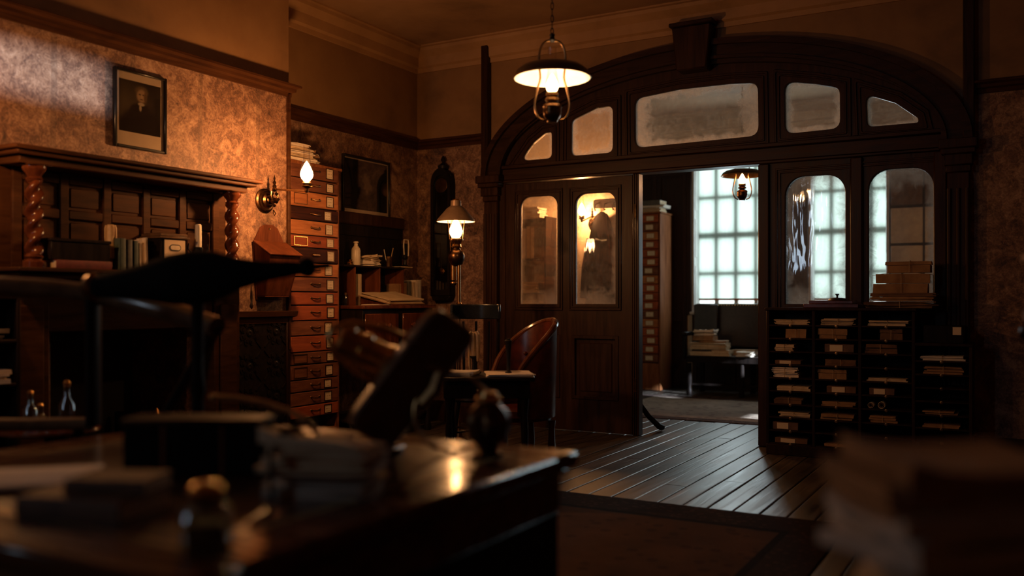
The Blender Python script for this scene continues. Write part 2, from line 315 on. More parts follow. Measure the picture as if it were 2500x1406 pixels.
# ------------------------------------------------------------------ mesh helpers
class MB:
    def __init__(s): s.v = []; s.f = []
    def add(s, vs, fs, M=None):
        o = len(s.v)
        s.v += [tuple(M @ Vector(p)) for p in vs] if M is not None else [tuple(p) for p in vs]
        s.f += [tuple(i+o for i in f) for f in fs]; return s
    def box(s, c, d, M=None, taper=1.0):
        x, y, z = c; a, b, h = d[0]/2, d[1]/2, d[2]/2
        p = [(x+sx*a*(taper if sz > 0 else 1), y+sy*b*(taper if sz > 0 else 1), z+sz*h) for sz in (-1, 1) for sx, sy in ((-1, -1), (1, -1), (1, 1), (-1, 1))]
        return s.add(p, [(3, 2, 1, 0), (4, 5, 6, 7), (0, 1, 5, 4), (1, 2, 6, 5), (2, 3, 7, 6), (3, 0, 4, 7)], M)
    def span(s, x0, x1, y0, y1, z0, z1): return s.box(((x0+x1)/2, (y0+y1)/2, (z0+z1)/2), (abs(x1-x0), abs(y1-y0), abs(z1-z0)))
    def lathe(s, prof, o=(0, 0, 0), seg=20, M=None, flute=0, nfl=0):
        vs = []; fs = []; n = len(prof)
        for i in range(seg):
            a = 2*math.pi*i/seg; k = 1+(flute*math.cos(a*nfl) if nfl else 0)
            for r, z in prof: vs.append((o[0]+r*k*math.cos(a), o[1]+r*k*math.sin(a), o[2]+z))
        for i in range(seg):
            j = (i+1) % seg
            for q in range(n-1): fs.append((i*n+q, j*n+q, j*n+q+1, i*n+q+1))
        if prof[0][0] > 1e-5: fs.append(tuple(i*n for i in reversed(range(seg))))
        if prof[-1][0] > 1e-5: fs.append(tuple(i*n+n-1 for i in range(seg)))
        return s.add(vs, fs, M)
    def tube(s, pts, r, seg=8, closed=False, M=None, flat=1.0):
        pts = [Vector(p) for p in pts]; n = len(pts); vs = []; fs = []; ref = None
        for i, p in enumerate(pts):
            a = pts[(i-1) % n] if (closed or i) else p; b = pts[(i+1) % n] if (closed or i < n-1) else p
            t = (b-a).normalized()
            if ref is None:
                ref = Vector((0, 0, 1)) if abs(t.z) < .9 else Vector((1, 0, 0))
            u = (ref-t*ref.dot(t)).normalized(); ref = u; w_ = t.cross(u)
            rr = r[i] if isinstance(r, (list, tuple)) else r
            for k in range(seg):
                g = 2*math.pi*k/seg; vs.append(p+u*(rr*flat*math.cos(g))+w_*(rr*math.sin(g)))
        for i in range(n if closed else n-1):
            j = (i+1) % n
            for k in range(seg): l = (k+1) % seg; fs.append((i*seg+k, i*seg+l, j*seg+l, j*seg+k))
        if not closed: fs.append(tuple(reversed(range(seg)))); fs.append(tuple((n-1)*seg+k for k in range(seg)))
        return s.add(vs, fs, M)
    def prism(s, poly, h0, h1, ax='y', M=None):
        """poly in the plane across axis ax; extruded from h0 to h1"""
        def q(p, h): return {'y': (p[0], h, p[1]), 'x': (h, p[0], p[1]), 'z': (p[0], p[1], h)}[ax]
        n = len(poly); vs = [q(p, h0) for p in poly]+[q(p, h1) for p in poly]
        return s.add(vs, [tuple(reversed(range(n))), tuple(range(n, 2*n))]+[(i, (i+1) % n, n+(i+1) % n, n+i) for i in range(n)], M)
    def mesh(s, name, smooth=35):
        me = bpy.data.meshes.new(name); me.from_pydata([tuple(p) for p in s.v], [], s.f)
        bm = bmesh.new(); bm.from_mesh(me); bmesh.ops.recalc_face_normals(bm, faces=bm.faces); bm.to_mesh(me); bm.free()
        if smooth:
            me.polygons.foreach_set('use_smooth', [True]*len(me.polygons)); me.set_sharp_from_angle(angle=math.radians(smooth))
        me.update(); return me
    def build(s, name, mat, parent=None, bevel=0, smooth=35, label=None):
        return obj(name, s.mesh(name, smooth), mat, parent, bevel, label)
def obj(name, me, mat, parent=None, bevel=0, label=None):
    if mat and not me.materials: me.materials.append(MAT[mat])
    o = bpy.data.objects.new(name, me); COL.objects.link(o)
    if parent: o.parent = parent
    if bevel:
        b = o.modifiers.new('bevel', 'BEVEL'); b.width = bevel; b.segments = 1; b.limit_method = 'ANGLE'
    if label: o['label'] = label
    return o
def tag(o, label=None, cat=None, group=None, kind=None):
    for k, v in (('label', label), ('category', cat), ('group', group), ('kind', kind)):
        if v: o[k] = v
    return o
def thing(name, label, cat, loc=(0, 0, 0), rz=0, group=None):
    o = bpy.data.objects.new(name, None); COL.objects.link(o); o.location = loc; o.rotation_euler = (0, 0, rz)
    o.empty_display_size = .1
    return tag(o, label, cat, group)
def struct(name, label=None, cat=None, loc=(0, 0, 0)):
    o = bpy.data.objects.new(name, None); COL.objects.link(o); o.location = loc; return tag(o, label, cat, None, 'structure')
def fillet(poly, r, n=5):
    out = []; N = len(poly)
    for i in range(N):
        p0, p, p1 = Vector(poly[i-1]), Vector(poly[i]), Vector(poly[(i+1) % N])
        a = (p0-p); b = (p1-p); la, lb = a.length, b.length; a.normalize(); b.normalize()
        ang = math.acos(max(-1, min(1, a.dot(b))))
        if ang > 2.9: out.append(tuple(p)); continue
        d = min(r/math.tan(ang/2), la*.48, lb*.48)
        s0, s1 = p+a*d, p+b*d
        for k in range(n+1):
            t = k/n; out.append(tuple((1-t)**2*s0+2*t*(1-t)*p+t*t*s1))
    return out
def inset(poly, d):
    """shrink (d>0) or grow a 2-D outline about its own centre by a constant margin"""
    n = len(poly); A = sum(poly[i][0]*poly[(i+1) % n][1]-poly[(i+1) % n][0]*poly[i][1] for i in range(n))
    sg = 1 if A > 0 else -1; out = []
    for i in range(n):
        p0, p, p1 = Vector(poly[i-1]), Vector(poly[i]), Vector(poly[(i+1) % n])
        e0 = (p-p0).normalized(); e1 = (p1-p).normalized()
        n0 = Vector((-e0.y, e0.x))*sg; n1 = Vector((-e1.y, e1.x))*sg; m = n0+n1
        if m.length < 1e-6: m = n0
        m.normalize(); k = max(.5, m.dot(n0)); out.append(tuple(p+m*(d/k)))
    return out
def plate(name, outer, holes, y0, y1, mat, parent=None, bevel=.004, label=None):
    """flat board in the XZ plane with shaped openings, from y0 to y1"""
    cu = bpy.data.curves.new(name, 'CURVE'); cu.dimensions = '2D'; cu.fill_mode = 'BOTH'
    cu.extrude = abs(y1-y0)/2-bevel; cu.bevel_depth = bevel; cu.bevel_resolution = 0; cu.offset = -bevel
    for poly in [outer]+list(holes):
        sp = cu.splines.new('POLY'); sp.points.add(len(poly)-1); sp.use_cyclic_u = True
        for p, (x, z) in zip(sp.points, poly): p.co = (x, z, 0, 1)
    t = bpy.data.objects.new(name+'_tmp', cu); COL.objects.link(t); bpy.context.view_layer.update()
    me = bpy.data.meshes.new_from_object(t.evaluated_get(bpy.context.evaluated_depsgraph_get()))
    bpy.data.objects.remove(t); bpy.data.curves.remove(cu)
    ym = (y0+y1)/2
    for v in me.vertices: x, y, z = v.co; v.co = (x, ym-z, y)
    me.name = name; me.materials.clear()
    return obj(name, me, mat, parent, 0, label)
def ribbon(name, line, prof, mat, parent=None, up=Vector((0, 0, 1)), closed=False):
    """sweep an (out, up) profile along a polyline; 'line' holds (point, outward) pairs"""
    mb = MB(); n = len(prof); vs = []; fs = []
    for p, o in line:
        p, o = Vector(p), Vector(o)
        for a, b in prof: vs.append(p+o*a+up*b)
    m = len(line)
    for i in range(m-1):
        for k in range(n): fs.append((i*n+k, i*n+(k+1) % n, (i+1)*n+(k+1) % n, (i+1)*n+k))
    fs.append(tuple(range(n))); fs.append(tuple((m-1)*n+k for k in reversed(range(n))))
    mb.add(vs, fs); return mb.build(name, mat, parent, smooth=20)
def axis_matrix(p, d):
    return Matrix.Translation(Vector(p)) @ Vector(d).to_track_quat('Z', 'Y').to_matrix().to_4x4()
def arc(cx, cz, rx, rz, a0, a1, n):
    return [(cx+rx*math.cos(math.radians(a0+(a1-a0)*i/n)), cz+rz*math.sin(math.radians(a0+(a1-a0)*i/n))) for i in range(n+1)]
# ================================================================== the setting
XL, XB, YB0, YB1, YP, YH, ZC, XR, YR = -5.35, -4.78, 2.18, 5.02, 7.45, 11.9, 3.72, 1.4, -1.6
RAILZ = 2.76
fl = struct('floor')
MB().span(XL-.2, XR+.2, YR-.2, YH+.2, -.12, -.022).build('subfloor', 'grime', fl)
bw = .150; nb = int((XR-XL)/bw)+1; bmesh_cache = {}
for i in range(nb):
    x0 = XL+i*bw; y = YR; first = True
    while y < YH-.01:
        L = R.choice((2.6, 3.4, 4.2)) if not first else R.choice((1.2, 2.4, 3.3))
        first = False
        if YH-(y+L) < .8: L = YH-y
        key = round(L, 2)
        if key not in bmesh_cache:
            m = MB(); n = 5; w2 = bw/2-.0035
            vs = []; 
            for q in range(n+1):
                yy = -L/2+.002+(L-.004)*q/n
                vs += [(-w2, yy, -.02), (-w2, yy, -.0025), (-w2+.006, yy, .0), (w2-.006, yy, .0), (w2, yy, -.0025), (w2, yy, -.02)]
            fs = []
            for q in range(n):
                for k in range(5): fs.append((q*6+k, q*6+k+1, (q+1)*6+k+1, (q+1)*6+k))
            fs += [(0, 1, 2, 3, 4, 5), tuple(n*6+k for k in reversed(range(6)))]
            m.add(vs, fs); bmesh_cache[key] = m.mesh('floorboard', 20); bmesh_cache[key].materials.append(MAT['floor_wood'])
        o = obj('floorboard', bmesh_cache[key], None, fl); o.location = (x0+bw/2, y+L/2, R.uniform(-.0025, .001))
        o.rotation_euler = (0, R.uniform(-.004, .004), 0)
        y += L
def st(mb, name, mat, parent=None, bevel=0):
    o = mb.build(name, mat, parent, bevel)
    if not parent: o['kind'] = 'structure'
    return o
st(MB().span(XL-.2, XR+.2, YR-.2, YH+.2, ZC, ZC+.15), 'ceiling', 'ceiling_plaster')
# long left wall, papered up to the picture rail, painted above
wl = st(MB().span(XL-.15, XL, YR, YP+.12, 0, RAILZ), 'wall_left', 'wallpaper')
MB().span(XL-.15, XL, YR, YP+.12, RAILZ, ZC).build('frieze', 'ochre_paint', wl)
MB().span(XL-.15, XL, YP+.12, YH, 0, ZC).build('hall_plaster', 'hall_plaster', wl)
# chimney breast with its fire opening (Y 3.12 .. 4.10, z 0 .. 1.0)
FY0, FY1, FZ = 3.13, 4.08, 1.02
wb = st(MB().span(XL, XB, YB0, FY0, 0, RAILZ).span(XL, XB, FY1, YB1, 0, RAILZ).span(XL, XB, FY0, FY1, FZ, RAILZ), 'wall_chimney_breast', 'wallpaper')
MB().span(XL, XB, YB0, YB1, RAILZ, ZC).build('frieze', 'ochre_paint', wb)
MB().span(XL+.02, XL+.03, FY0, FY1, 0, FZ).build('fireback', 'brick_soot', wb)
MB().box((XB+.012, YB1-.012, RAILZ/2+.4), (.03, .03, RAILZ-.85)).build('corner_bead', 'mantel_wood', wb, .008)
# rear and side walls behind the viewer, the side one with the near window
st(MB().span(XL, -4.4, YR-.15, YR, 0, ZC).span(-2.8, XR, YR-.15, YR, 0, ZC).span(-4.4, -2.8, YR-.15, YR, 0, 1.7).span(-4.4, -2.8, YR-.15, YR, 3.3, ZC), 'wall_rear', 'wallpaper')
w6 = struct('window_6')
for x in (-4.38, -3.87, -3.33, -2.82): MB().span(x-.02, x+.02, YR-.11, YR-.06, 1.7, 3.3).build('glazing_bar', 'white_paint', w6)
for z in (1.72, 2.23, 2.76, 3.28): MB().span(-4.4, -2.8, YR-.11, YR-.06, z-.02, z+.02).build('glazing_bar', 'white_paint', w6)
wr = st(MB().span(XR, XR+.15, YR, .55, 0, ZC).span(XR, XR+.15, 2.07, YP+.12, 0, ZC).span(XR, XR+.15, .55, 2.07, 0, 1.0)
   .span(XR, XR+.15, .55, 2.07, 2.0, 2.828).span(XR, XR+.15, .55, 2.07, 2.950, ZC), 'wall_right', 'wallpaper')
w3 = struct('window_3')
for y in (.56, 1.06, 1.56, 2.06): MB().span(XR+.04, XR+.09, y-.02, y+.02, 1.0, 2.0).build('glazing_bar', 'partition_wood', w3)
for z in (1.02, 1.5, 1.98): MB().span(XR+.04, XR+.09, .55, 2.07, z-.02, z+.02).build('glazing_bar', 'partition_wood', w3)
MB().span(XR-.12, XR+.02, .45, 2.17, .96, 1.0).build('window_sill', 'partition_wood', w3)
MB().span(XR+.10, XR+.104, .55, 2.07, 1.0, 2.02).build('roller_blind', 'paper_grey', w3)  # added out of view to stop the sun beam at the lower opening
# unseen hall side wall: slim leaded lights shaped to throw the sun patches
st(MB().span(XR, XR+.15, YP+.12, 8.28, 0, ZC).span(XR, XR+.15, 9.22, YH, 0, ZC).span(XR, XR+.15, 8.28, 9.22, 0, 1.66)
   .span(XR, XR+.15, 8.28, 9.22, 1.82, 2.00).span(XR, XR+.15, 8.28, 9.22, 2.16, ZC).span(XR, XR+.15, 8.50, 8.86, 1.66, 1.82)
   .span(XR, XR+.15, 8.28, 8.78, 2.00, 2.16), 'wall_hall_right', 'hall_plaster')
w4 = struct('window_4')
for y in (8.90, 8.96, 9.02, 9.08, 9.14): MB().span(XR+.05, XR+.08, y-.007, y+.007, 1.66, 2.16).build('leading', 'iron', w4)
# hall far wall with two sash windows
WZ0, WZ1 = 1.04, 3.12; WIN = [(-3.96, -2.88), (-2.42, -1.46)]
hb = st(MB().span(XL, WIN[0][0], YH, YH+.3, 0, ZC).span(WIN[0][1], WIN[1][0], YH, YH+.3, 0, ZC).span(WIN[1][1], XR, YH, YH+.3, 0, ZC)
   .span(WIN[0][0], WIN[0][1], YH, YH+.3, 0, WZ0).span(WIN[0][0], WIN[0][1], YH, YH+.3, WZ1, ZC)
   .span(WIN[1][0], WIN[1][1], YH, YH+.3, 0, WZ0).span(WIN[1][0], WIN[1][1], YH, YH+.3, WZ1, ZC), 'wall_hall_back', 'hall_plaster')
# wood panelling over the far wall, stile, rail and fielded panel
def panel_run(parent, x0, x1, z0, z1, y, n):
    w = (x1-x0)/n
    for i in range(n):
        a, b = x0+i*w, x0+(i+1)*w
        MB().span(a+.01, b-.01, y-.012, y, z0, z1).build('panel', 'partition_wood', parent)
        for q in (a+.035, b-.035): MB().span(q-.035, q+.035, y-.032, y-.012, z0, z1).build('stile', 'partition_wood', parent, .004)
        for z in (z0+.05, z0+.95, z1-.05): MB().span(a+.07, b-.07, y-.030, y-.012, z-.05, z+.05).build('rail', 'partition_wood_across', parent, .004)
        # the panels lean on their own stop beads
        for z in (z0+.11, z0+.89, z0+1.01, z1-.11): MB().span(a+.07, b-.07, y-.022, y-.012, z-.01, z+.01).build('stop_bead', 'partition_wood_across', parent)
panel_run(hb, -5.33, -4.02, 0, 3.0, YH, 3); panel_run(hb, -2.81, -2.49, 0, 3.0, YH, 1); panel_run(hb, -1.40, 0.2, 0, 3.0, YH, 3)
panel_run(hb, -3.95, -2.89, 0, WZ0-.04, YH, 2); panel_run(hb, -2.41, -1.47, 0, WZ0-.04, YH, 2)
for wi, (a, b) in enumerate(WIN):
    w = struct('window_%d' % (wi+1))
    yb = YH+.20
    MB().span(a, b, yb+.10, yb+.11, WZ0, WZ1).build('sky_pane', 'sky_glow', w)
    cols, rows = 4, 4
    for i in range(cols+1):
        x = a+(b-a)*i/cols; MB().span(x-.026, x+.026, yb+.03, yb+.07, WZ0, WZ1).build('glazing_bar', 'white_paint', w)
    for j in range(rows+1):
        z = WZ0+(WZ1-WZ0)*j/rows; h = .042 if j == 2 else .026
        for i in range(cols):
            x0 = a+(b-a)*i/cols; MB().span(x0+.026, x0+(b-a)/cols-.026, yb+.032, yb+.068, z-h, z+h).build('glazing_bar', 'white_paint', w)
    MB().span(a+.01, b-.01, yb+.010, yb+.012, WZ0+.17, WZ1).build('roller_blind', 'window_blind', w)
    MB().span(a+.01, b-.01, yb+.002, yb+.014, WZ0+.155, WZ0+.18).build('blind_batten', 'drawer_oak', w)
    MB().span(a-.02, b+.02, YH-.05, YH+.2, WZ0-.04, WZ0).build('window_sill', 'white_paint', w, .006)
    for sx, x in ((1, a), (-1, b)):
        x1 = x+sx*.035
        MB().span(min(x, x1), max(x, x1), YH-.02, yb, WZ0, WZ1).build('shutter', 'white_paint', w, .004)
        for z0, z1 in ((WZ0+.1, WZ0+.62), (WZ0+.74, WZ0+1.26), (WZ0+1.38, WZ1-.1)):
            MB().span(min(x1, x1+sx*.008), max(x1, x1+sx*.008), YH+.02, yb-.04, z0, z1).build('shutter_panel', 'white_paint', w, .003)
    for x0, x1 in ((a-.07, a), (b, b+.07)): MB().span(x0, x1, YH-.045, YH, WZ0-.04, WZ1+.07).build('architrave', 'partition_wood', w, .008)
    MB().span(a-.07, b+.07, YH-.045, YH, WZ1, WZ1+.09).build('architrave', 'partition_wood', w, .008)
# short plaster wall in the hall that closes the passage behind the glazed door
YJ = 9.05
st(MB().span(XL, -3.74, YJ, YJ+.14, 0, ZC), 'wall_hall_return', 'hall_plaster')
st(MB().span(-3.765, -3.725, YJ-.03, YJ+.17, 0, 2.9), 'trim_1', 'partition_wood', None, .006)

# ------------------------------------------------------------------ partition with the great arch
AX = -2.44; AHO, AHI = 2.10, 1.91; SPR = 2.38; RISE_O, RISE_I = 1.00, .80
def ell(hw, rise, n=48, a0=180, a1=0): return arc(AX, SPR, hw, rise, a0, a1, n)
wp = None
outer = [(XL, 0), (XL, RAILZ), (AX-AHO-.02, RAILZ)]
arch_line = ell(AHO-.06, RISE_O-.06)
# plaster above and either side of the arch, papered to the rail and painted above it
def clipz(poly, z, keep_above):
    out = []; n = len(poly)
    for i in range(n):
        p, q = poly[i], poly[(i+1) % n]; ip = (p[1] >= z) == keep_above; iq = (q[1] >= z) == keep_above
        if ip: out.append(p)
        if ip != iq: t = (z-p[1])/(q[1]-p[1]); out.append((p[0]+t*(q[0]-p[0]), z))
    return out
mb_hi = MB(); mb_lo = MB()
strips = [(XL, AX-AHO+.06, 0, 0)]+[(arch_line[i][0], arch_line[i+1][0], arch_line[i][1], arch_line[i+1][1]) for i in range(48)]+[(AX+AHO-.06, XR, 0, 0)]
for x0, x1, za, zb in strips:
    q = [(x0, za), (x1, zb), (x1, ZC), (x0, ZC)]
    hi, lo = clipz(q, RAILZ, True), clipz(q, RAILZ, False)
    if len(hi) > 2: mb_hi.prism(hi, YP, YP+.12)
    if len(lo) > 2: mb_lo.prism(lo, YP, YP+.12)
wp = st(mb_lo, 'wall_back', 'wallpaper'); mb_hi.build('frieze', 'ochre_paint', wp, smooth=20)
# arch casing: pilasters, capitals, moulded ring, keystone
pt = struct('trim_2')
for sx in (-1, 1):
    xc = AX+sx*(AHO+AHI)/2; w_ = AHO-AHI
    pil = MB().span(xc-w_/2+.02, xc+w_/2-.02, YP-.07, YP+.14, .28, 2.14).build('pilaster', 'partition_wood', pt, .008)
    for q in (-.06, 0, .06): MB().lathe([(.016, 0), (.016, 1.6)], (xc+q, YP-.07, .42), 10).build('reed', 'partition_wood', pil)
    MB().span(xc-w_/2, xc+w_/2, YP-.09, YP+.14, 0, .28).build('plinth', 'partition_wood', pt, .01)
    cp = MB().span(xc-w_/2+.012, xc+w_/2-.012, YP-.082, YP+.14, 2.14, 2.19).span(xc-w_/2, xc+w_/2, YP-.10, YP+.14, 2.19, 2.27)\
        .span(xc-w_/2-.02, xc+w_/2+.02, YP-.125, YP+.14, 2.27, 2.31).span(xc-w_/2-.035, xc+w_/2+.035, YP-.14, YP+.14, 2.31, SPR)
    cp.build('capital', 'partition_wood', pt, .006)
NV = 15
A1 = [180-180*i/NV for i in range(NV+1)]
for i in range(NV):
    ring = MB()
    for (h0, r0, h1, r1, yd) in ((AHO, RISE_O, AHO-.055, RISE_O-.05, .10), (AHO-.055, RISE_O-.05, AHO-.17, RISE_O-.14, .062), (AHO-.17, RISE_O-.14, AHO-.205, RISE_O-.165, .085), (AHO-.205, RISE_O-.165, AHI, RISE_I, .05)):
        po = arc(AX, SPR, h0, r0, A1[i], A1[i+1], 5); pi_ = arc(AX, SPR, h1, r1, A1[i], A1[i+1], 5)
        for k in range(5): ring.prism([pi_[k], pi_[k+1], po[k+1], po[k]], YP-yd, YP+.13)
    ring.build('arch_moulding', 'partition_wood_across', pt, smooth=25)
MB().prism([(AX-.13, 3.13), (AX+.13, 3.13), (AX+.17, 3.50), (AX-.17, 3.50)], YP-.15, YP+.05).build('keystone', 'partition_wood', pt, .012)
MB().prism([(AX-.19, 3.50), (AX+.19, 3.50), (AX+.19, 3.535), (AX-.19, 3.535)], YP-.17, YP+.05).build('keystone_cap', 'partition_wood', pt, .008)
MB().span(AX-AHO-.01, AX-AHO+.065, YP-.075, YP, SPR, ZC-.02).build('riser', 'partition_wood', pt, .006)
MB().span(AX+AHO-.065, AX+AHO+.01, YP-.075, YP, SPR, ZC-.02).build('riser', 'partition_wood', pt, .006)
# glazed screen inside the arch
def px2(pts, y): return [(p.x, p.z) for p in (at(a, b, Y=y) for a, b in pts)]
YS0, YS1 = YP-.005, YP+.055
scr = struct('window_5')
FAN = [[(1268, 393), (1347, 386), (1347, 321), (1330, 324), (1300, 349)],
       [(1393, 381), (1496, 372), (1496, 258), (1455, 263), (1394, 294)],
       [(1550, 361), (1852, 331), (1850, 201), (1780, 204), (1660, 217), (1549, 240)],
       [(1917, 327), (2051, 313), (2050, 214), (1990, 204), (1915, 198)],
       [(2117, 310), (2243, 299), (2240, 287), (2185, 250), (2114, 229)]]
FAN = [px2(p, YP) for p in FAN]
R_ = [.05, .06, .085, .075, .05]
tymp = [(AX-AHI-.04, 2.47)]+[p for p in ell(AHI+.04, RISE_I+.04, 40) if p[1] > 2.47]+[(AX+AHI+.04, 2.47)]
plate('tympanum', tymp, [fillet(p, r) for p, r in zip(FAN, R_)], YS0, YS1, 'partition_wood', scr)
for p, r in zip(FAN, R_):
    q = fillet(p, r)
    MB().prism(inset(q, -.012), YP+.028, YP+.033).build('fanlight_pane', 'fanlight_glass', scr, smooth=0)
    xs = [a for a, b in p]; zs = [b for a, b in p]
    big = inset(p, -.085); inner = inset(p, -.066)
    plate('moulding', fillet(big, .012, 2), [fillet(inner, .012, 2)], YS0-.012, YS0+.002, 'partition_wood', scr, .003)
    big = inset(p, -.052); inner = inset(p, -.038)
    plate('moulding', fillet(big, .012, 2), [fillet(inner, .012, 2)], YS0-.010, YS0+.002, 'partition_wood', scr, .003)
# transom beam
for z0, z1, yd in ((2.31, 2.335, .045), (2.335, 2.44, .03), (2.44, 2.475, .06)):
    MB().span(AX-AHI, AX+AHI, YP-yd, YP+.11, z0, z1).build('transom', 'partition_wood_across', scr, .006)
# fixed lights right of the doorway
PXL, PXR = at(1853, 600, Y=YP).x, AX+AHI+.03
side = [[(1917, 742), (2064, 742), (2060, 424), (1918, 432)], [(2120, 742), (2279, 742), (2274, 407), (2116, 415)]]
side = [px2(p, YP) for p in side]
def topround(p, r):
    x0, x1 = p[0][0], p[1][0]; z0 = p[0][1]; z1 = (p[2][1]+p[3][1])/2
    return [(x0, z0), (x1, z0)]+arc(x1-r, z1-r, r, r, 0, 90, 7)+arc(x0+r, z1-r, r, r, 90, 180, 7)
SH = [topround(p, .15) for p in side]
pl = plate('screen_frame', [(PXL, 0), (PXR, 0), (PXR, 2.33), (PXL, 2.33)], SH, YS0, YS1, 'partition_wood', scr)
for q, p in zip(SH, side):
    MB().prism(inset(q, -.012), YP+.026, YP+.031).build('screen_pane', 'side_glass', scr, smooth=0)
    x0, x1, z0, z1 = q[0][0], q[1][0], q[0][1], p[2][1]
    for d in (.075, .048):
        plate('moulding', [(x0-d, z0-d), (x1+d, z0-d), (x1+d, z1+d), (x0-d, z1+d)], [[(x0-d+.014, z0-d+.014), (x1+d-.014, z0-d+.014), (x1+d-.014, z1+d-.014), (x0-d+.014, z1+d-.014)]], YS0-.012, YS0+.002, 'partition_wood', scr, .003)
    MB().span(x0-.02, x1+.02, YS0-.012, YS0+.002, .25, .95).build('panel', 'partition_wood', scr, .012)
for x in (PXL+.045, at(2092, 600, Y=YP).x, PXR-.058):
    MB().span(x-.045, x+.045, YP-.035, YP+.09, 0, 2.31).build('post', 'partition_wood', scr, .01)
# ------------------------------------------------------------------ glazed door leaf standing left of the opening
d1 = struct('door_1')
DX0, DX1 = at(1236, 600, Y=YP).x, at(1546, 600, Y=YP).x
P1 = px2([(1271, 742), (1362, 742), (1362, 476), (1271, 482)], YP); P2 = px2([(1405, 742), (1504, 742), (1504, 468), (1405, 474)], YP)
H1, H2 = topround(P1, .10), topround(P2, .10)
low = []
for p in (P1, P2): low.append([(p[0][0]-.01, .32), (p[1][0]+.01, .32), (p[1][0]+.01, .86), (p[0][0]-.01, .86)])
plate('door_frame', [(DX0, .01), (DX1, .01), (DX1, 2.30), (DX0, 2.30)], [H1, H2]+low, YS0-.01, YS1-.015, 'partition_wood', d1)
for q, p in zip((H1, H2), (P1, P2)):
    MB().prism(inset(q, -.012), YP+.012, YP+.016).build('door_pane', 'door_glass', d1, smooth=0)
    x0, x1, z0, z1 = q[0][0], q[1][0], q[0][1], p[2][1]
    for d in (.058, .034):
        plate('moulding', [(x0-d, z0-d), (x1+d, z0-d), (x1+d, z1+d), (x0-d, z1+d)], [[(x0-d+.013, z0-d+.013), (x1+d-.013, z0-d+.013), (x1+d-.013, z1+d-.013), (x0-d+.013, z1+d-.013)]], YS0-.022, YS0-.008, 'partition_wood', d1, .003)
for l in low:
    MB().span(l[0][0], l[1][0], YP+.005, YP+.02, l[0][1], l[2][1]).build('door_panel', 'partition_wood', d1)
    MB().span(l[0][0]+.05, l[1][0]-.05, YP-.008, YP+.006, l[0][1]+.05, l[2][1]-.05).build('fielded_panel', 'partition_wood', d1, .014)
    x0, x1, z0, z1 = l[0][0], l[1][0], l[0][1], l[2][1]
    plate('moulding', [(x0-.02, z0-.02), (x1+.02, z0-.02), (x1+.02, z1+.02), (x0-.02, z1+.02)], [[(x0+.012, z0+.012), (x1-.012, z0+.012), (x1-.012, z1-.012), (x0+.012, z1-.012)]], YS0-.02, YS0-.006, 'partition_wood', d1, .003)
for q in range(3): MB().span(DX1+q*.022, DX1+.018+q*.022, YP-.015-q*.004, YP+.07, .005, 2.31).build('hinge_strip', 'partition_wood', d1, .004)
for z in (.45, 1.98): MB().lathe([(.012, -.06), (.012, .06)], (DX1+.03, YP-.03, z), 8).build('hinge', 'dark_brass', d1)
br = [(DX1+.02, YP+.06, .30), (DX1+.06, YP+.20, .16), (DX1+.10, YP+.36, .05), (DX1+.11, YP+.43, .03)]
MB().tube(br, [.022, .026, .030, .030], 6).build('door_prop', 'black_wood', d1)
MB().span(AX-AHI-.035, DX0-.002, YP-.02, YP+.09, 0, 2.31).build('door_jamb', 'partition_wood', d1, .008)
# ------------------------------------------------------------------ cornice, picture rails, skirting
CP = [(0, 0), (.0, -.24), (.02, -.24), (.022, -.20), (.05, -.185), (.055, -.10), (.12, -.05), (.125, -.02), (.15, -.015), (.15, 0)]
def run(name, pts, prof, mat, z, parent=None):
    """pts: wall corners in order, room kept on the right-hand side; mitred"""
    line = []
    V = [Vector((x, y, 0)) for x, y in pts]
    for i, p in enumerate(V):
        ds = []
        if i: ds.append((p-V[i-1]).normalized())
        if i < len(V)-1: ds.append((V[i+1]-p).normalized())
        ns = [Vector((d.y, -d.x, 0)) for d in ds]
        m = sum(ns, Vector()).normalized(); k = 1/max(.3, m.dot(ns[0])); line.append((p+Vector((0, 0, z)), m*k))
    o = ribbon(name, line, prof, mat, parent)
    if not parent: o['kind'] = 'structure'
    return o
ROOM = [(XL, YR), (XL, YB0), (XB, YB0), (XB, YB1), (XL, YB1), (XL, YP), (XR, YP)]
run('trim_3', ROOM, CP, 'cornice_plaster', ZC)
RP = [(0, 0), (.0, -.09), (.015, -.09), (.018, -.06), (.04, -.05), (.042, -.03), (.07, -.02), (.07, -.005), (.06, 0)]
run('trim_4', ROOM[:-1]+[(AX-AHO-.01, YP)], RP, 'mantel_wood', RAILZ+.04)
run('trim_5', [(AX+AHO+.01, YP), (XR, YP)], RP, 'mantel_wood', RAILZ+.04)
SP = [(0, 0), (0, -.2), (.028, -.2), (.028, -.04), (.02, -.02), (.012, 0)]
run('baseboard_left', [(XL, YB1), (XL, YP), (AX-AHO, YP)], SP, 'partition_wood', .20)
run('baseboard_right', [(AX+AHO, YP), (XR, YP)], SP, 'partition_wood', .20)
HC = [(p[0]*1.3, p[1]*1.2) for p in CP]
run('trim_6', [(XL, YP+.12), (XL, YJ), (-3.74, YJ), (-3.74, YJ+.14), (XL, YJ+.14), (XL, YH), (XR, YH)], HC, 'hall_plaster', ZC)
run('trim_7', [(XL, YJ+.14), (XL, YH), (XR, YH)], RP, 'partition_wood', 3.05)
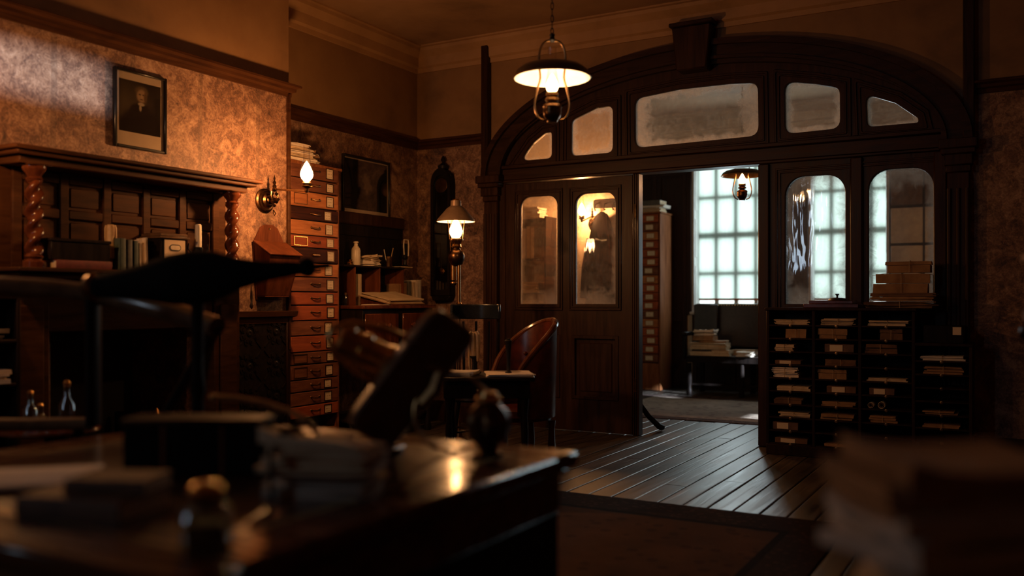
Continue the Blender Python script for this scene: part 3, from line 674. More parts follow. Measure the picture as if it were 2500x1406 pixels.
# dado on the chimney breast right of the hearth: moulded rail, frame and an embossed panel
dd = struct('trim_8')
DZ0, DZ1, DY0, DY1 = .16, 1.06, 4.50, 5.00
run('dado_rail', [(XB, 4.42), (XB, YB1), (XB-.2, YB1)], [(0, 0), (0, -.09), (.02, -.09), (.022, -.05), (.045, -.04), (.05, -.005), (.045, 0)], 'mantel_wood', 1.12, dd)
MB().span(XB, XB+.008, DY0, DY1, DZ0, DZ1).build('embossed_ground', 'cast_iron', dd)
for y in (DY0-.02, DY1): MB().span(XB, XB+.022, y-.02, y+.02, 0, 1.04).build('stile', 'partition_wood', dd, .004)
MB().span(XB, XB+.022, DY0, DY1-.02, 0, DZ0).build('rail', 'partition_wood', dd, .004)
g = .125; me_l = None
iy = 0
boss = MB(); boss.lathe([(.026, 0), (.024, .008), (.014, .012), (0, .009)], seg=10, M=Matrix.Rotation(math.pi/2, 4, 'Y'))
boss_me = boss.mesh('boss'); boss_me.materials.append(MAT['cast_iron'])
petal = MB(); petal.prism([(-.018, -.024), (.018, -.024), (.022, .004), (.012, .022), (-.012, .022), (-.022, .004)], 0, .008, 'x'); 
petal.prism([(-.010, -.014), (.010, -.014), (.012, .004), (-.012, .004)], .008, .012, 'x')
petal_me = petal.mesh('petal', 20); petal_me.materials.append(MAT['cast_iron'])
strap = MB(); strap.prism([(-.035, -.005), (.035, -.005), (.035, .005), (-.035, .005)], 0, .008, 'x'); strap_me = strap.mesh('strap'); strap_me.materials.append(MAT['cast_iron'])
for r_ in range(4):
    for c_ in range(2):
        y, z = DY0+.12+c_*.26, DZ0+.10+r_*.235
        o = obj('boss', boss_me, None, dd); o.location = (XB+.006, y, z)
        for k in range(8):
            a = k*math.pi/4+math.pi/8
            o = obj('petal', petal_me, None, dd); o.location = (XB+.006, y+.068*math.sin(a), z+.068*math.cos(a)); o.rotation_euler = (-a, 0, 0)
        for k in range(4):
            a = k*math.pi/2+math.pi/4
            o = obj('strap', strap_me, None, dd); o.location = (XB+.006, y+.125*math.sin(a), z+.115*math.cos(a)); o.rotation_euler = (a, 0, 0)
# ================================================================== lamps
def flame_parts(t, x, y, z, s=1.0, h=.085, core=True, power=0, lcol=LAMP, lz=0, lname='flame_light'):
    """pear-shaped flame in the lamp's own frame, and the light it gives"""
    MB().lathe([(.004*s, 0), (.014*s, h*.05), (.021*s, h*.14), (.0255*s, h*.27), (.0265*s, h*.38), (.0245*s, h*.52), (.0195*s, h*.66), (.0145*s, h*.8), (.0085*s, h*.95), (0, h*1.1)], (x, y, z), 24).build('flame', 'flame', t)
    if power:
        l = light(lname, 'POINT', (x, y, z+h*.45+lz), power, lcol, .035); l.parent = t
def chimney(t, x, y, z, prof, mat='chimney_glass'):
    mb = MB(); mb.lathe(prof, (x, y, z), 24)
    me = mb.mesh('glass_chimney'); bm = bmesh.new(); bm.from_mesh(me)
    bmesh.ops.delete(bm, geom=[f for f in bm.faces if len(f.verts) > 4], context='FACES'); bm.to_mesh(me); bm.free()
    return obj('glass_chimney', me, mat, t)
PEAR = [(.021, 0), (.030, .02), (.043, .055), (.045, .075), (.038, .105), (.026, .14), (.022, .17), (.021, .235), (.023, .245)]
def wall_lamp(loc, label, rz=0, reach=.27, along=.14, power=14, group=None, lname='flame_light'):
    """bracket lamp: turned rose on the wall, knuckle and finial, thin arm, bare pear-shaped chimney. Local +X leaves the wall."""
    t = thing('wall_lamp', label, 'lamp', loc, rz, group)
    Mx = Matrix.Rotation(math.pi/2, 4, 'Y')
    MB().lathe([(.088, 0), (.088, .012), (.074, .018), (.070, .028), (.058, .030), (.052, .042), (.036, .050), (.030, .062), (.014, .070), (0, .072)], seg=32, M=Mx).build('wall_rose', 'bronze', t)
    MB().lathe([(.012, 0), (.020, .012), (.012, .026), (.018, .040), (.010, .055), (.012, .075), (0, .078)], seg=14, M=Matrix.Translation((.065, 0, 0)) @ Mx).build('stub', 'bronze', t)
    k = MB()
    for (q, z, r) in ((0, .075, .018), (.022, .045, .013), (-.022, .045, .013), (.02, -.012, .014), (-.02, -.012, .014), (0, -.04, .012)):
        k.lathe([(0, -r), (r*.7, -r*.7), (r, 0), (r*.7, r*.7), (0, r)], (.10, q, z), 10)
    k.tube([(.10, .030, .06), (.10, .034, .03), (.10, .022, 0), (.10, 0, -.02), (.10, -.022, 0), (.10, -.034, .03), (.10, -.030, .06)], .006, 6)
    k.build('knuckle', 'bronze', t)
    MB().lathe([(.010, 0), (.016, .014), (.008, .026), (.014, .040), (.005, .056), (.009, .066), (0, .098)], (.10, 0, .085), 12).build('finial', 'bronze', t)
    MB().tube([(.09, 0, -.07), (.10, .012, -.095), (.10, 0, -.112), (.10, -.012, -.095), (.09, 0, -.07)], .0035, 6).build('ring', 'bronze', t)
    ex, ey = reach, along
    MB().tube([(.10, 0, .078), (ex*.5+.05, ey*.5, .045), (ex, ey, .015)], .0075, 8).build('arm', 'brass', t)
    MB().lathe([(.008, -.012), (.014, 0), (.012, .016), (.030, .026), (.034, .032), (.030, .040), (.026, .044), (.032, .052), (.026, .060), (.021, .064)], (ex, ey, .015), 20).build('burner', 'dark_brass', t)
    MB().tube([(ex+.03, ey, .040), (ex+.05, ey, .040)], .004, 6).build('wick_knob', 'dark_brass', t)
    chimney(t, ex, ey, .075, PEAR)
    flame_parts(t, ex, ey, .081, 1.62, .125, power=power, lname=lname)
    return t
LX = at(645, 490, X=XB)
lamp1 = wall_lamp(LX, 'bronze bracket wall lamp with bare glass chimney beside the drawer cabinet', 0, .58, -.19, 78, 'wall bracket lamps')
wall_lamp((XB, 2.42, LX.z), 'matching bronze bracket wall lamp at the other end of the mantel', 0, .50, -.10, 34, 'wall bracket lamps', 'flame_light_offscreen')

def pendant(loc, label, shade_r, scale, chain_top, power, shade_mat_in='white_enamel', shade_drop=.062, lcol=LAMP):
    """hanging oil lamp. Local origin: centre of the shade rim."""
    t = thing('pendant_lamp', label, 'lamp', loc, 0, 'hanging oil lamps')
    s = scale
    prof = [(shade_r, 0), (shade_r*.93, shade_drop*.55*s), (shade_r*.78, shade_drop*.95*s), (shade_r*.55, shade_drop*1.18*s), (shade_r*.3, shade_drop*1.30*s), (.05*s, shade_drop*1.34*s)]
    sh = MB(); sh.lathe(prof, seg=40); me = sh.mesh('shade'); 
    bm = bmesh.new(); bm.from_mesh(me); bmesh.ops.delete(bm, geom=[f for f in bm.faces if len(f.verts) > 4], context='FACES'); bm.to_mesh(me); bm.free()
    obj('shade', me, 'black_enamel', t)
    li = MB(); li.lathe([(r*.985, z-.004) for r, z in prof], seg=40); me2 = li.mesh('shade_lining')
    bm = bmesh.new(); bm.from_mesh(me2); bmesh.ops.delete(bm, geom=[f for f in bm.faces if len(f.verts) > 4], context='FACES'); bm.to_mesh(me2); bm.free()
    obj('shade_lining', me2, shade_mat_in, t)
    MB().tube([(shade_r*math.cos(a), shade_r*math.sin(a), 0) for a in [2*math.pi*i/40 for i in range(40)]], .0035, 6, True).build('shade_rim', 'brass', t)
    # wire harp that carries the fount
    hw = shade_r*.42
    for sx in (-1, 1):
        d = RIGHT
        pts = []
        for (w_, z) in ((.0, .205), (.45, .195), (.72, .15), (.78, .08), (.70, .0), (.86, -.06), (1.02, -.13), (.98, -.18), (.75, -.22), (.42, -.232)):
            pts.append((d.x*sx*w_*hw*1.05, d.y*sx*w_*hw*1.05, z*s))
        sm = []
        for i in range(len(pts)-1):
            p0, p1, p2, p3 = [Vector(pts[max(0, min(len(pts)-1, i+k))]) for k in (-1, 0, 1, 2)]
            for q in range(4):
                u = q/4; sm.append(.5*((2*p1)+(-p0+p2)*u+(2*p0-5*p1+4*p2-p3)*u*u+(-p0+3*p1-3*p2+p3)*u**3))
        sm.append(Vector(pts[-1]))
        MB().tube(sm, .0062*s, 8).build('harp', 'dark_brass', t)
    MB().lathe([(.010, .195), (.018, .205), (.012, .222), (.016, .235), (.004, .245)], seg=12).build('hook', 'iron', t) if s > .9 else None
    # burner and fount under the shade
    MB().lathe([(.0, -.245*s), (.028*s, -.243*s), (.032*s, -.228*s), (.046*s, -.212*s), (.052*s, -.185*s), (.049*s, -.172*s), (.053*s, -.160*s), (.049*s, -.148*s), (.030*s, -.138*s), (.022*s, -.130*s)], seg=24).build('fount', 'bronze', t)
    MB().lathe([(.024*s, -.132*s), (.038*s, -.124*s), (.036*s, -.112*s), (.026*s, -.106*s), (.034*s, -.098*s), (.033*s, -.082*s), (.024*s, -.078*s)], seg=24, flute=.06, nfl=12).build('burner', 'dark_brass', t)
    chimney(t, 0, 0, -.085*s, [(.024*s, 0), (.034*s, .03*s), (.035*s, .06*s), (.027*s, .10*s), (.023*s, .16*s), (.022*s, .245*s), (.024*s, .25*s)])
    flame_parts(t, 0, 0, -.080*s, 1.3*s, .095*s, power=power, lcol=lcol)
    # chain
    z = .235*s if s > .9 else .2*s; top = chain_top-loc[2]; n = max(3, int((top-z)/.034)); k = 0
    link = MB(); link.tube([(.007*math.cos(a), 0, .021*math.sin(a)) for a in [2*math.pi*i/12 for i in range(12)]], .0026, 5, True); lm = link.mesh('chain_link'); lm.materials.append(MAT['iron'])
    step = (top-z)/n
    for k in range(n):
        o = obj('chain_link', lm, None, t); o.location = (0, 0, z+step*(k+.5)); o.rotation_euler = (0, 0, (k % 2)*math.pi/2+.5); o.scale = (1, 1, step/.034)
    MB().lathe([(.045, top-.001), (.045, top-.012), (.02, top-.03), (.006, top-.05)], seg=16).build('ceiling_rose', 'iron', t)
    return t
PL = at(1348, 190, T=4.92)
pendant(PL, 'hanging oil lamp with black domed shade and glowing white lining', .21, 1.0, ZC, 13, lcol=(1.0, .58, .28))
PH = at(1812, 429, T=8.7)
pendant(PH, 'hanging oil lamp with dark shade in front of the hall window', .20, .98, ZC, 28, 'bronze', .05)

# standard lamp beside the clerk's desk
TB = at(1113, 600, T=7.35)
sl = thing('standard_lamp', 'brass standard oil lamp with cone-shaped tin shade beside the clerk desk', 'lamp', (TB.x, TB.y, 0))
def zz(py): return CAMH+7.35*(HOR-py)/F
MB().lathe([(.16, 0), (.16, .02), (.13, .035), (.06, .06), (.03, .09), (.022, .14)], (.03, 0, 0), 28).build('foot', 'dark_brass', sl)
MB().lathe([(.015, .12), (.015, zz(741)-.01), (.024, zz(741)), (.015, zz(741)+.012), (.014, zz(641))], (.03, 0, 0), 14).build('pole', 'brass', sl)
MB().tube([(-.022, 0, zz(684)), (-.022, 0, zz(646))], .026, 14).build('counterweight', 'brass', sl)
MB().lathe([(.012, -.03), (.03, -.012), (.028, 0), (.014, .006)], (-.022, 0, zz(688)), 14).build('counterweight_cap', 'dark_brass', sl)
MB().lathe([(.02, zz(650)), (.050, zz(645)), (.066, zz(634)), (.070, zz(624)), (.058, zz(615)), (.036, zz(610)), (.030, zz(604))], (.004, 0, 0), 26).build('fount', 'bronze', sl)
MB().lathe([(.030, zz(606)), (.042, zz(602)), (.036, zz(596)), (.046, zz(590)), (.056, zz(587)), (.056, zz(583)), (.034, zz(582))], (.004, 0, 0), 24, flute=.05, nfl=14).build('burner', 'brass', sl)
for sx in (-1, 1): MB().tube([(sx*.058+.004, 0, zz(586)), (sx*.055+.004, 0, zz(628))], .0035, 6).build('gallery_post', 'brass', sl)
for a in (.6, 2.2, 4.1): MB().tube([(.055*math.cos(a), .055*math.sin(a), zz(585)), (.07*math.cos(a), .07*math.sin(a), zz(539))], .003, 6).build('shade_carrier', 'brass', sl)
chimney(sl, .0, 0, zz(583), [(.036, 0), (.050, .03), (.058, .06), (.054, .10), (.040, .14), (.031, .17), (.029, .26)])
flame_parts(sl, 0, 0, zz(581), 2.05, .15, power=9)
sp = [(.158, zz(541)), (.152, zz(536)), (.075, zz(509)), (.045, zz(503)), (.042, zz(490))]
for nm, mt, k in (('shade', 'tin_shade', 0), ('shade_lining', 'white_enamel', .004)):
    m_ = MB(); m_.lathe([(r-k, z-k*.3) for r, z in sp], seg=36); me = m_.mesh(nm); bm = bmesh.new(); bm.from_mesh(me)
    bmesh.ops.delete(bm, geom=[f for f in bm.faces if len(f.verts) > 4], context='FACES'); bm.to_mesh(me); bm.free(); obj(nm, me, mt, sl)
MB().lathe([(.030, zz(506)), (.034, zz(489)), (.030, zz(487))], seg=18).build('shade_collar', 'brass', sl)

# ================================================================== fireplace surround and overmantel
mp = thing('fireplace_mantel', 'dark carved fireplace mantel with barley-twist columns and panelled overmantel', 'mantelpiece', (XB, 3.605, 0))
SX = .30                                   # shelf projection
y0, y1 = 2.745-3.605, 4.47-3.605
UZ = 2.005
for za, zb, px, ov in ((UZ-.022, UZ, SX, 0), (UZ-.045, UZ-.022, SX-.03, .03), (UZ-.085, UZ-.045, SX-.08, .07)):
    MB().span(0, px, y0+ov, y1-ov, za, zb).build('top_shelf', 'mantel_wood', mp, .006)
LZ = 1.372
for za, zb, px, ov in ((LZ-.025, LZ, SX-.02, .03), (LZ-.06, LZ-.025, SX-.06, .06)):
    MB().span(0, px, y0+ov, y1-ov, za, zb).build('mantel_shelf', 'mantel_wood', mp, .006)
MB().span(0, .012, y0+.07, y1-.07, LZ, UZ-.085).build('back_board', 'mantel_wood', mp)
cy0, cy1 = 2.92-3.605, 4.30-3.605
nC = 5; ys = [cy0+(cy1-cy0)*i/nC for i in range(nC+1)]
for i, y in enumerate(ys):
    MB().span(.012, .032, y-.028, y+.028, LZ, UZ-.085).build('stile', 'mantel_wood', mp, .005)
zr = [LZ+.02, LZ+.315, UZ-.12]
for i in range(nC):
    for z in zr: MB().span(.012, .030, ys[i]+.028, ys[i+1]-.028, z-.026, z+.026).build('rail', 'mantel_wood', mp, .005)
    for za, zb in ((zr[0]+.026, zr[1]-.026), (zr[1]+.026, zr[2]-.026)):
        MB().span(.010, .018, ys[i]+.045, ys[i+1]-.045, za+.018, zb-.018).build('panel', 'mantel_wood', mp, .004)
def twist_column(y, x):
    r0, z0, z1 = .046, LZ+.07, UZ-.17
    mb = MB(); seg = 22; n = 44; vs = []; fs = []
    for i in range(n+1):
        z = z0+(z1-z0)*i/n; ph = 2*math.pi*4.1*i/n
        for k in range(seg):
            a = 2*math.pi*k/seg; r = r0*(.80+.26*math.cos(2*(a)+ph)) if False else r0*(.82+.24*math.cos(2*a-ph*1.0))
            vs.append((x+r*math.cos(a), y+r*math.sin(a), z))
    for i in range(n):
        for k in range(seg): l = (k+1) % seg; fs.append((i*seg+k, i*seg+l, (i+1)*seg+l, (i+1)*seg+k))
    mb.add(vs, fs); c = mb.build('twist_column', 'mahogany', mp, smooth=60)
    MB().lathe([(.058, LZ), (.058, LZ+.03), (.042, LZ+.045), (.05, LZ+.058), (.038, LZ+.075)], (x, y, 0), 20).build('column_base', 'mahogany', c)
    MB().lathe([(.036, z1-.005), (.044, z1+.01), (.034, z1+.022), (.040, z1+.035), (.056, z1+.055), (.060, z1+.065), (.060, z1+.08)], (x, y, 0), 20).build('column_capital', 'mahogany', c)
    MB().span(x-.065, x+.065, y-.065, y+.065, z1+.078, UZ-.083).build('column_block', 'mantel_wood', c, .006)
twist_column(cy0, .18); twist_column(cy1, .18)
for sy, y in ((-1, y0+.18), (1, y1-.17)):
    MB().span(0, .14, y-.11, y+.11, 0, LZ-.06).build('jamb', 'mantel_wood', mp, .008)
    MB().span(.14, .155, y-.07, y+.07, .2, LZ-.2).build('jamb_panel', 'mantel_wood', mp, .006)
    MB().span(0, .17, y-.13, y+.13, 0, .16).build('jamb_plinth', 'mantel_wood', mp, .008)
MB().span(0, .12, y0+.29, y1-.28, 1.02, LZ-.06).build('lintel', 'mantel_wood', mp, .006)
MB().lathe([(.004, 0), (.012, .02), (.005, .05), (.010, .08), (.004, .16), (0, .165)], (.20, y1-.015, LZ-.235), 10).build('drop_finial', 'dark_brass', mp)
# cast grate in the hearth
gr = thing('fire_grate', 'black cast-iron fire grate standing in the hearth', 'grate', (XB-.28, 3.6, 0))
for i in range(5): MB().tube([(.18, -.3, .12+i*.06), (.24, 0, .12+i*.06), (.18, .3, .12+i*.06)], .011, 6).build('bar', 'iron', gr)
for sy in (-1, 1):
    MB().span(-.2, .2, sy*.31-.015, sy*.31+.015, .0, .46).build('cheek', 'iron', gr, .006)
    MB().lathe([(.012, .40), (.02, .44), (.03, .47), (.012, .5), (0, .51)], (.2, sy*.31, 0), 12).build('knob', 'dark_brass', gr)
MB().span(-.2, .18, -.295, .295, .08, .10).build('bed', 'iron', gr)
coal_me = []
for q in range(4):
    bm = bmesh.new(); bmesh.ops.create_icosphere(bm, subdivisions=1, radius=.05)
    for v in bm.verts: v.co *= R.uniform(.7, 1.15)
    me = bpy.data.meshes.new('coal_lump'); bm.to_mesh(me); bm.free(); me.materials.append(MAT['coal']); coal_me.append(me)
cm = MB()
for q in range(34):
    me = coal_me[q % 4]; M_ = Matrix.Translation((R.uniform(-.13, .12), R.uniform(-.24, .24), .145+R.uniform(0, .12))) @ Matrix.Rotation(R.uniform(0, 6), 4, 'Z')
    cm.add([v.co for v in me.vertices], [tuple(p.vertices) for p in me.polygons], M_)
o = cm.build('coals', 'coal', gr, smooth=0); o['kind'] = 'stuff'

# ================================================================== portrait and print
def framed(name, label, X, pts_px, mat_print, border, fr=.018, mount_bot=None):
    """pts_px: left-top, left-bottom, right-top, right-bottom on the plane X"""
    a, b, c, d = [at(*p, X=X) for p in pts_px]
    ya, yb = (a.y+b.y)/2, (c.y+d.y)/2; zt = (a.z+c.z)/2; zb = (b.z+d.z)/2
    t = thing(name, label, 'picture', (X, (ya+yb)/2, zb)); w_, h = yb-ya, zt-zb
    for (p0, p1, q0, q1) in ((-w_/2, -w_/2+fr, 0, h), (w_/2-fr, w_/2, 0, h), (-w_/2+fr, w_/2-fr, 0, fr), (-w_/2+fr, w_/2-fr, h-fr, h)):
        MB().span(.0, .028, p0, p1, q0, q1).build('frame', 'picture_frame', t, .005)
    MB().span(.002, .010, -w_/2+fr, w_/2-fr, fr, h-fr).build('mount', 'mount', t)
    bl, bt, bb = border
    MB().span(.010, .0115, -w_/2+fr+bl, w_/2-fr-bl, fr+bb, h-fr-bt).build('print', mat_print, t)
    MB().span(.016, .0175, -w_/2+fr, w_/2-fr, fr, h-fr).build('glass', 'picture_glass', t)
    return t
framed('framed_portrait', 'framed portrait print of a pale-haired sitter in a black coat above the mantel', XB, [(273, 161), (275, 357), (405, 194), (399, 377)], 'portrait_print', (.022, .045, .085))
framed('framed_print', 'dark framed print with pale narrow mount above the clerk desk', XL, [(831, 374), (834, 520), (948, 398), (948, 538)], 'dark_print', (.012, .010, .035), .022)

# ================================================================== candle box on the wall
c0 = at(650, 640, X=XB)
cb = thing('wall_candle_box', 'red-brown wooden wall box with slanted lid below the bracket lamp', 'wall box', (XB, c0.y+.02, 0))
zt, zm, zb_ = at(650, 545, X=XB).z-.01, at(650, 640, X=XB).z+.02, at(650, 735, X=XB).z+.01
W2 = .155
MB().prism([(-W2*.82, zb_), (W2*.82, zb_), (W2, zm), (W2, zm+.12), (W2*.55, zt-.02), (W2*.25, zt), (-W2*.25, zt), (-W2*.55, zt-.02), (-W2, zm+.12), (-W2, zm)], 0, .012, 'x').build('back_board', 'red_wood', cb, .003)
for sy in (-1, 1):
    m_ = MB(); m_.add([(.012, sy*W2*.8, zb_+.03), (.09, sy*W2*.8, zb_+.03), (.17, sy*W2*.98, zm+.02), (.012, sy*W2*.98, zm+.115)]+[(.012, sy*(W2*.8-.012), zb_+.03), (.09, sy*(W2*.8-.012), zb_+.03), (.17, sy*(W2*.98-.012), zm+.02), (.012, sy*(W2*.98-.012), zm+.115)], [(0, 1, 2, 3), (7, 6, 5, 4), (0, 4, 5, 1), (1, 5, 6, 2), (2, 6, 7, 3), (3, 7, 4, 0)])
    m_.build('side', 'red_wood', cb)
m_ = MB(); m_.add([(.078, -W2*.79, zb_+.03), (.078, W2*.79, zb_+.03), (.158, W2*.97, zm+.02), (.158, -W2*.97, zm+.02), (.09, -W2*.79, zb_+.03), (.09, W2*.79, zb_+.03), (.17, W2*.97, zm+.02), (.17, -W2*.97, zm+.02)], [(0, 1, 2, 3), (7, 6, 5, 4), (0, 4, 5, 1), (1, 5, 6, 2), (2, 6, 7, 3), (3, 7, 4, 0)])
m_.build('front', 'red_wood', cb)
MB().span(.012, .088, -W2*.78, W2*.78, zb_+.02, zb_+.032).build('bottom', 'red_wood', cb)
m_ = MB(); m_.box((0, 0, 0), (.20, W2*2.12, .012), Matrix.Translation((.098, 0, zm+.077)) @ Matrix.Rotation(.53, 4, 'Y')); m_.build('lid', 'red_wood', cb, .003)
MB().lathe([(.008, 0), (.008, .004), (0, .005)], (0, 0, 0), 8, Matrix.Translation((.012, 0, zt-.03)) @ Matrix.Rotation(math.pi/2, 4, 'Y')).build('nail', 'brass', cb)

# ================================================================== tall drawer cabinets
def drawer_unit(t, W, H, mats, cards, z, i, handle='arch', frame=False, D=.4):
    """one drawer on a face that looks along local +X; W along Y"""
    d = MB().span(0, .018, -W/2, W/2, z+.004, z+H-.004).build('drawer', mats, t, .004)
    hz = z+H*.55
    if handle == 'arch':
        MB().tube([(.018, -.048, hz), (.034, -.040, hz-.004), (.038, 0, hz-.008), (.034, .040, hz-.004), (.018, .048, hz)], .0055, 6).build('handle', 'dark_brass', d)
        for q in (-.048, .048): MB().lathe([(.011, 0), (.008, .005), (0, .006)], seg=10, M=Matrix.Translation((.018, q, hz)) @ Matrix.Rotation(math.pi/2, 4, 'Y')).build('handle_plate', 'dark_brass', d)
    if handle == 'cup':
        MB().prism([(-.045, hz-.012), (.045, hz-.012), (.04, hz+.012), (-.04, hz+.012)], .018, .036, 'x').build('handle', 'dark_brass', d, .006)
    if cards:
        cy_, cw, ch = cards
        cz = z+H*.5
        MB().span(.018, .0195, cy_-cw/2, cy_+cw/2, cz-ch/2, cz+ch/2).build('label_card', 'drawer_card', d)
        for p0, p1, q0, q1 in ((-cw/2-.006, -cw/2, -ch/2-.006, ch/2+.006), (cw/2, cw/2+.006, -ch/2-.006, ch/2+.006), (-cw/2, cw/2, -ch/2-.006, -ch/2), (-cw/2, cw/2, ch/2, ch/2+.006)):
            MB().span(.018, .023, cy_+p0, cy_+p1, cz+q0, cz+q1).build('card_holder', 'dark_brass', d)
    if frame:
        fy, fw, fh = frame; cz = z+H*.5
        for p0, p1, q0, q1 in ((-fw/2-.005, -fw/2, -fh/2-.005, fh/2+.005), (fw/2, fw/2+.005, -fh/2-.005, fh/2+.005), (-fw/2, fw/2, -fh/2-.005, -fh/2), (-fw/2, fw/2, fh/2, fh/2+.005)):
            MB().span(.018, .023, fy+p0, fy+p1, cz+q0, cz+q1).build('card_frame', 'brass', d)
    return d
CX, CY0, CY1 = -4.95, 5.175, 5.79
cab = thing('drawer_cabinet', 'tall oak cabinet of many shallow drawers beside the chimney breast', 'cabinet', (CX, (CY0+CY1)/2, 0))
CT = at(826, 411, X=CX).z
cw = CY1-CY0
MB().span(-.38, -.0, -cw/2, -cw/2+.03, 0, CT-.03).build('side_panel', 'cabinet_wood', cab, .004)
MB().span(-.38, -.0, cw/2-.03, cw/2, 0, CT-.03).build('side_panel', 'cabinet_wood', cab, .004)
MB().span(-.38, -.36, -cw/2+.03, cw/2-.03, 0, CT-.03).build('back_panel', 'cabinet_wood', cab)
MB().span(-.385, .02, -cw/2-.015, cw/2+.02, CT-.03, CT).build('top_board', 'cabinet_wood', cab, .006)
MB().span(-.36, -.002, -cw/2+.03, cw/2-.03, 0, .16).build('plinth', 'cabinet_wood', cab)
def zc(py): return at(775, py, X=CX).z
edges = [402, 441, 472, 510, 541, 577, 607, 643, 677, 713, 745, 782, 818, 857, 887, 923, 952, 985, 1015]
edges = [zc(e) for e in edges]
dm = ['drawer_brown', 'drawer_brown', 'drawer_oak', 'drawer_dark', 'drawer_oak', 'drawer_red', 'drawer_dark', 'drawer_oak', 'drawer_brown', 'drawer_red', 'drawer_red', 'drawer_brown', 'drawer_red', 'drawer_brown', 'drawer_brown', 'drawer_brown', 'drawer_brown', 'drawer_red']
dw = cw-.064
for i in range(len(edges)-1):
    z, H = edges[i+1], edges[i]-edges[i+1]
    if z < .17: break
    fr = (-.17, .14, H*.62) if i in (2, 5, 13, 14) else False
    drawer_unit(cab, dw, H, dm[i], (.17+R.uniform(-.03, .01), .075, min(.075, H*.6)), z, i, 'arch' if i not in (6,) else 'cup', fr)
    MB().span(-.36, -.004, -dw/2, dw/2, z-.004, z+.004).build('runner', 'black_wood', cab)

# ================================================================== paper goods
def sheet_stack(mb, w_, d, h, n, rng, skew=.02, rot=.08, curl=.004, x0=0, y0=0, z0=0):
    """n irregular sheaves piled up to height h"""
    z = z0
    hs = [rng.uniform(.5, 1.5) for _ in range(n)]; tot = sum(hs)
    for k in hs:
        th = h*k/tot*.93; a = rng.uniform(-rot, rot); ox, oy = rng.uniform(-skew, skew), rng.uniform(-skew, skew); ww = w_*rng.uniform(.9, 1.0); dd_ = d*rng.uniform(.9, 1.0)
        nx, ny = 5, 3; vs = []; fs = []; ca, sa = math.cos(a), math.sin(a)
        c4 = [rng.uniform(-curl, curl) for _ in range(4)]
        for lay in (0, 1):
            for i in range(nx+1):
                for j in range(ny+1):
                    u, v = i/nx-.5, j/ny-.5; x = u*ww+(rng.uniform(-.003, .003) if j in (0, ny) else 0); y = v*dd_+(rng.uniform(-.003, .003) if i in (0, nx) else 0)
                    e = (abs(u)*2)**3*(c4[0] if u < 0 else c4[1])+(abs(v)*2)**3*(c4[2] if v < 0 else c4[3])
                    vs.append((x0+ox+x*ca-y*sa, y0+oy+x*sa+y*ca, z+lay*th+max(e, -z+z0+.0005)*(.3+.7*lay)))
        B = (nx+1)*(ny+1)
        def q(i, j, l): return l*B+i*(ny+1)+j
        for i in range(nx):
            for j in range(ny): fs += [(q(i, j, 1), q(i+1, j, 1), q(i+1, j+1, 1), q(i, j+1, 1)), (q(i, j, 0), q(i, j+1, 0), q(i+1, j+1, 0), q(i+1, j, 0))]
        for i in range(nx): fs += [(q(i, 0, 0), q(i+1, 0, 0), q(i+1, 0, 1), q(i, 0, 1)), (q(i+1, ny, 0), q(i, ny, 0), q(i, ny, 1), q(i+1, ny, 1))]
        for j in range(ny): fs += [(q(0, j+1, 0), q(0, j, 0), q(0, j, 1), q(0, j+1, 1)), (q(nx, j, 0), q(nx, j+1, 0), q(nx, j+1, 1), q(nx, j, 1))]
        mb.add(vs, fs); z += h*k/tot
def bundle(label, loc, size, rz=0, mat='paper', n=5, tie=True, name='paper_bundle', cat='papers', group=None, seed=None, mat2=None, rot=.07, curl=.006, tie2=False):
    rng = random.Random(seed if seed is not None else hash(label) % 9999 if False else len(label)*7+int(abs(loc[0])*131+abs(loc[1])*57+abs(loc[2])*977))
    w_, d, h = size
    t = thing(name, label, cat, loc, rz, group)
    if mat2 and n > 1:
        k = max(1, n//2); a, b = MB(), MB()
        sheet_stack(a, w_, d, h*k/n, k, rng, .012, rot, curl); sheet_stack(b, w_, d, h*(n-k)/n, n-k, rng, .012, rot, curl, z0=h*k/n)
        a.build('sheets', mat, t, smooth=0); b.build('sheets', mat2, t, smooth=0)
    else:
        m_ = MB(); sheet_stack(m_, w_, d, h, n, rng, .012, rot, curl); m_.build('sheets', mat, t, smooth=0)
    if tie:
        e = .004
        def loop(x): return [(x, -d/2-e-.006, h*.02), (x, -d/2-e-.006, h*.9), (x, -d/4, h+e), (x, d/4, h+e), (x, d/2+e+.006, h*.9), (x, d/2+e+.006, h*.02)]
        MB().tube(loop(.0), .0022, 5).build('string', 'string', t)
        if tie2: MB().tube([(-w_/2-e-.006, 0, h*.02), (-w_/2-e-.006, 0, h*.9), (-w_/4, 0, h+e), (w_/4, 0, h+e), (w_/2+e+.006, 0, h*.9), (w_/2+e+.006, 0, h*.02)], .0022, 5).build('string', 'string', t)
    return t
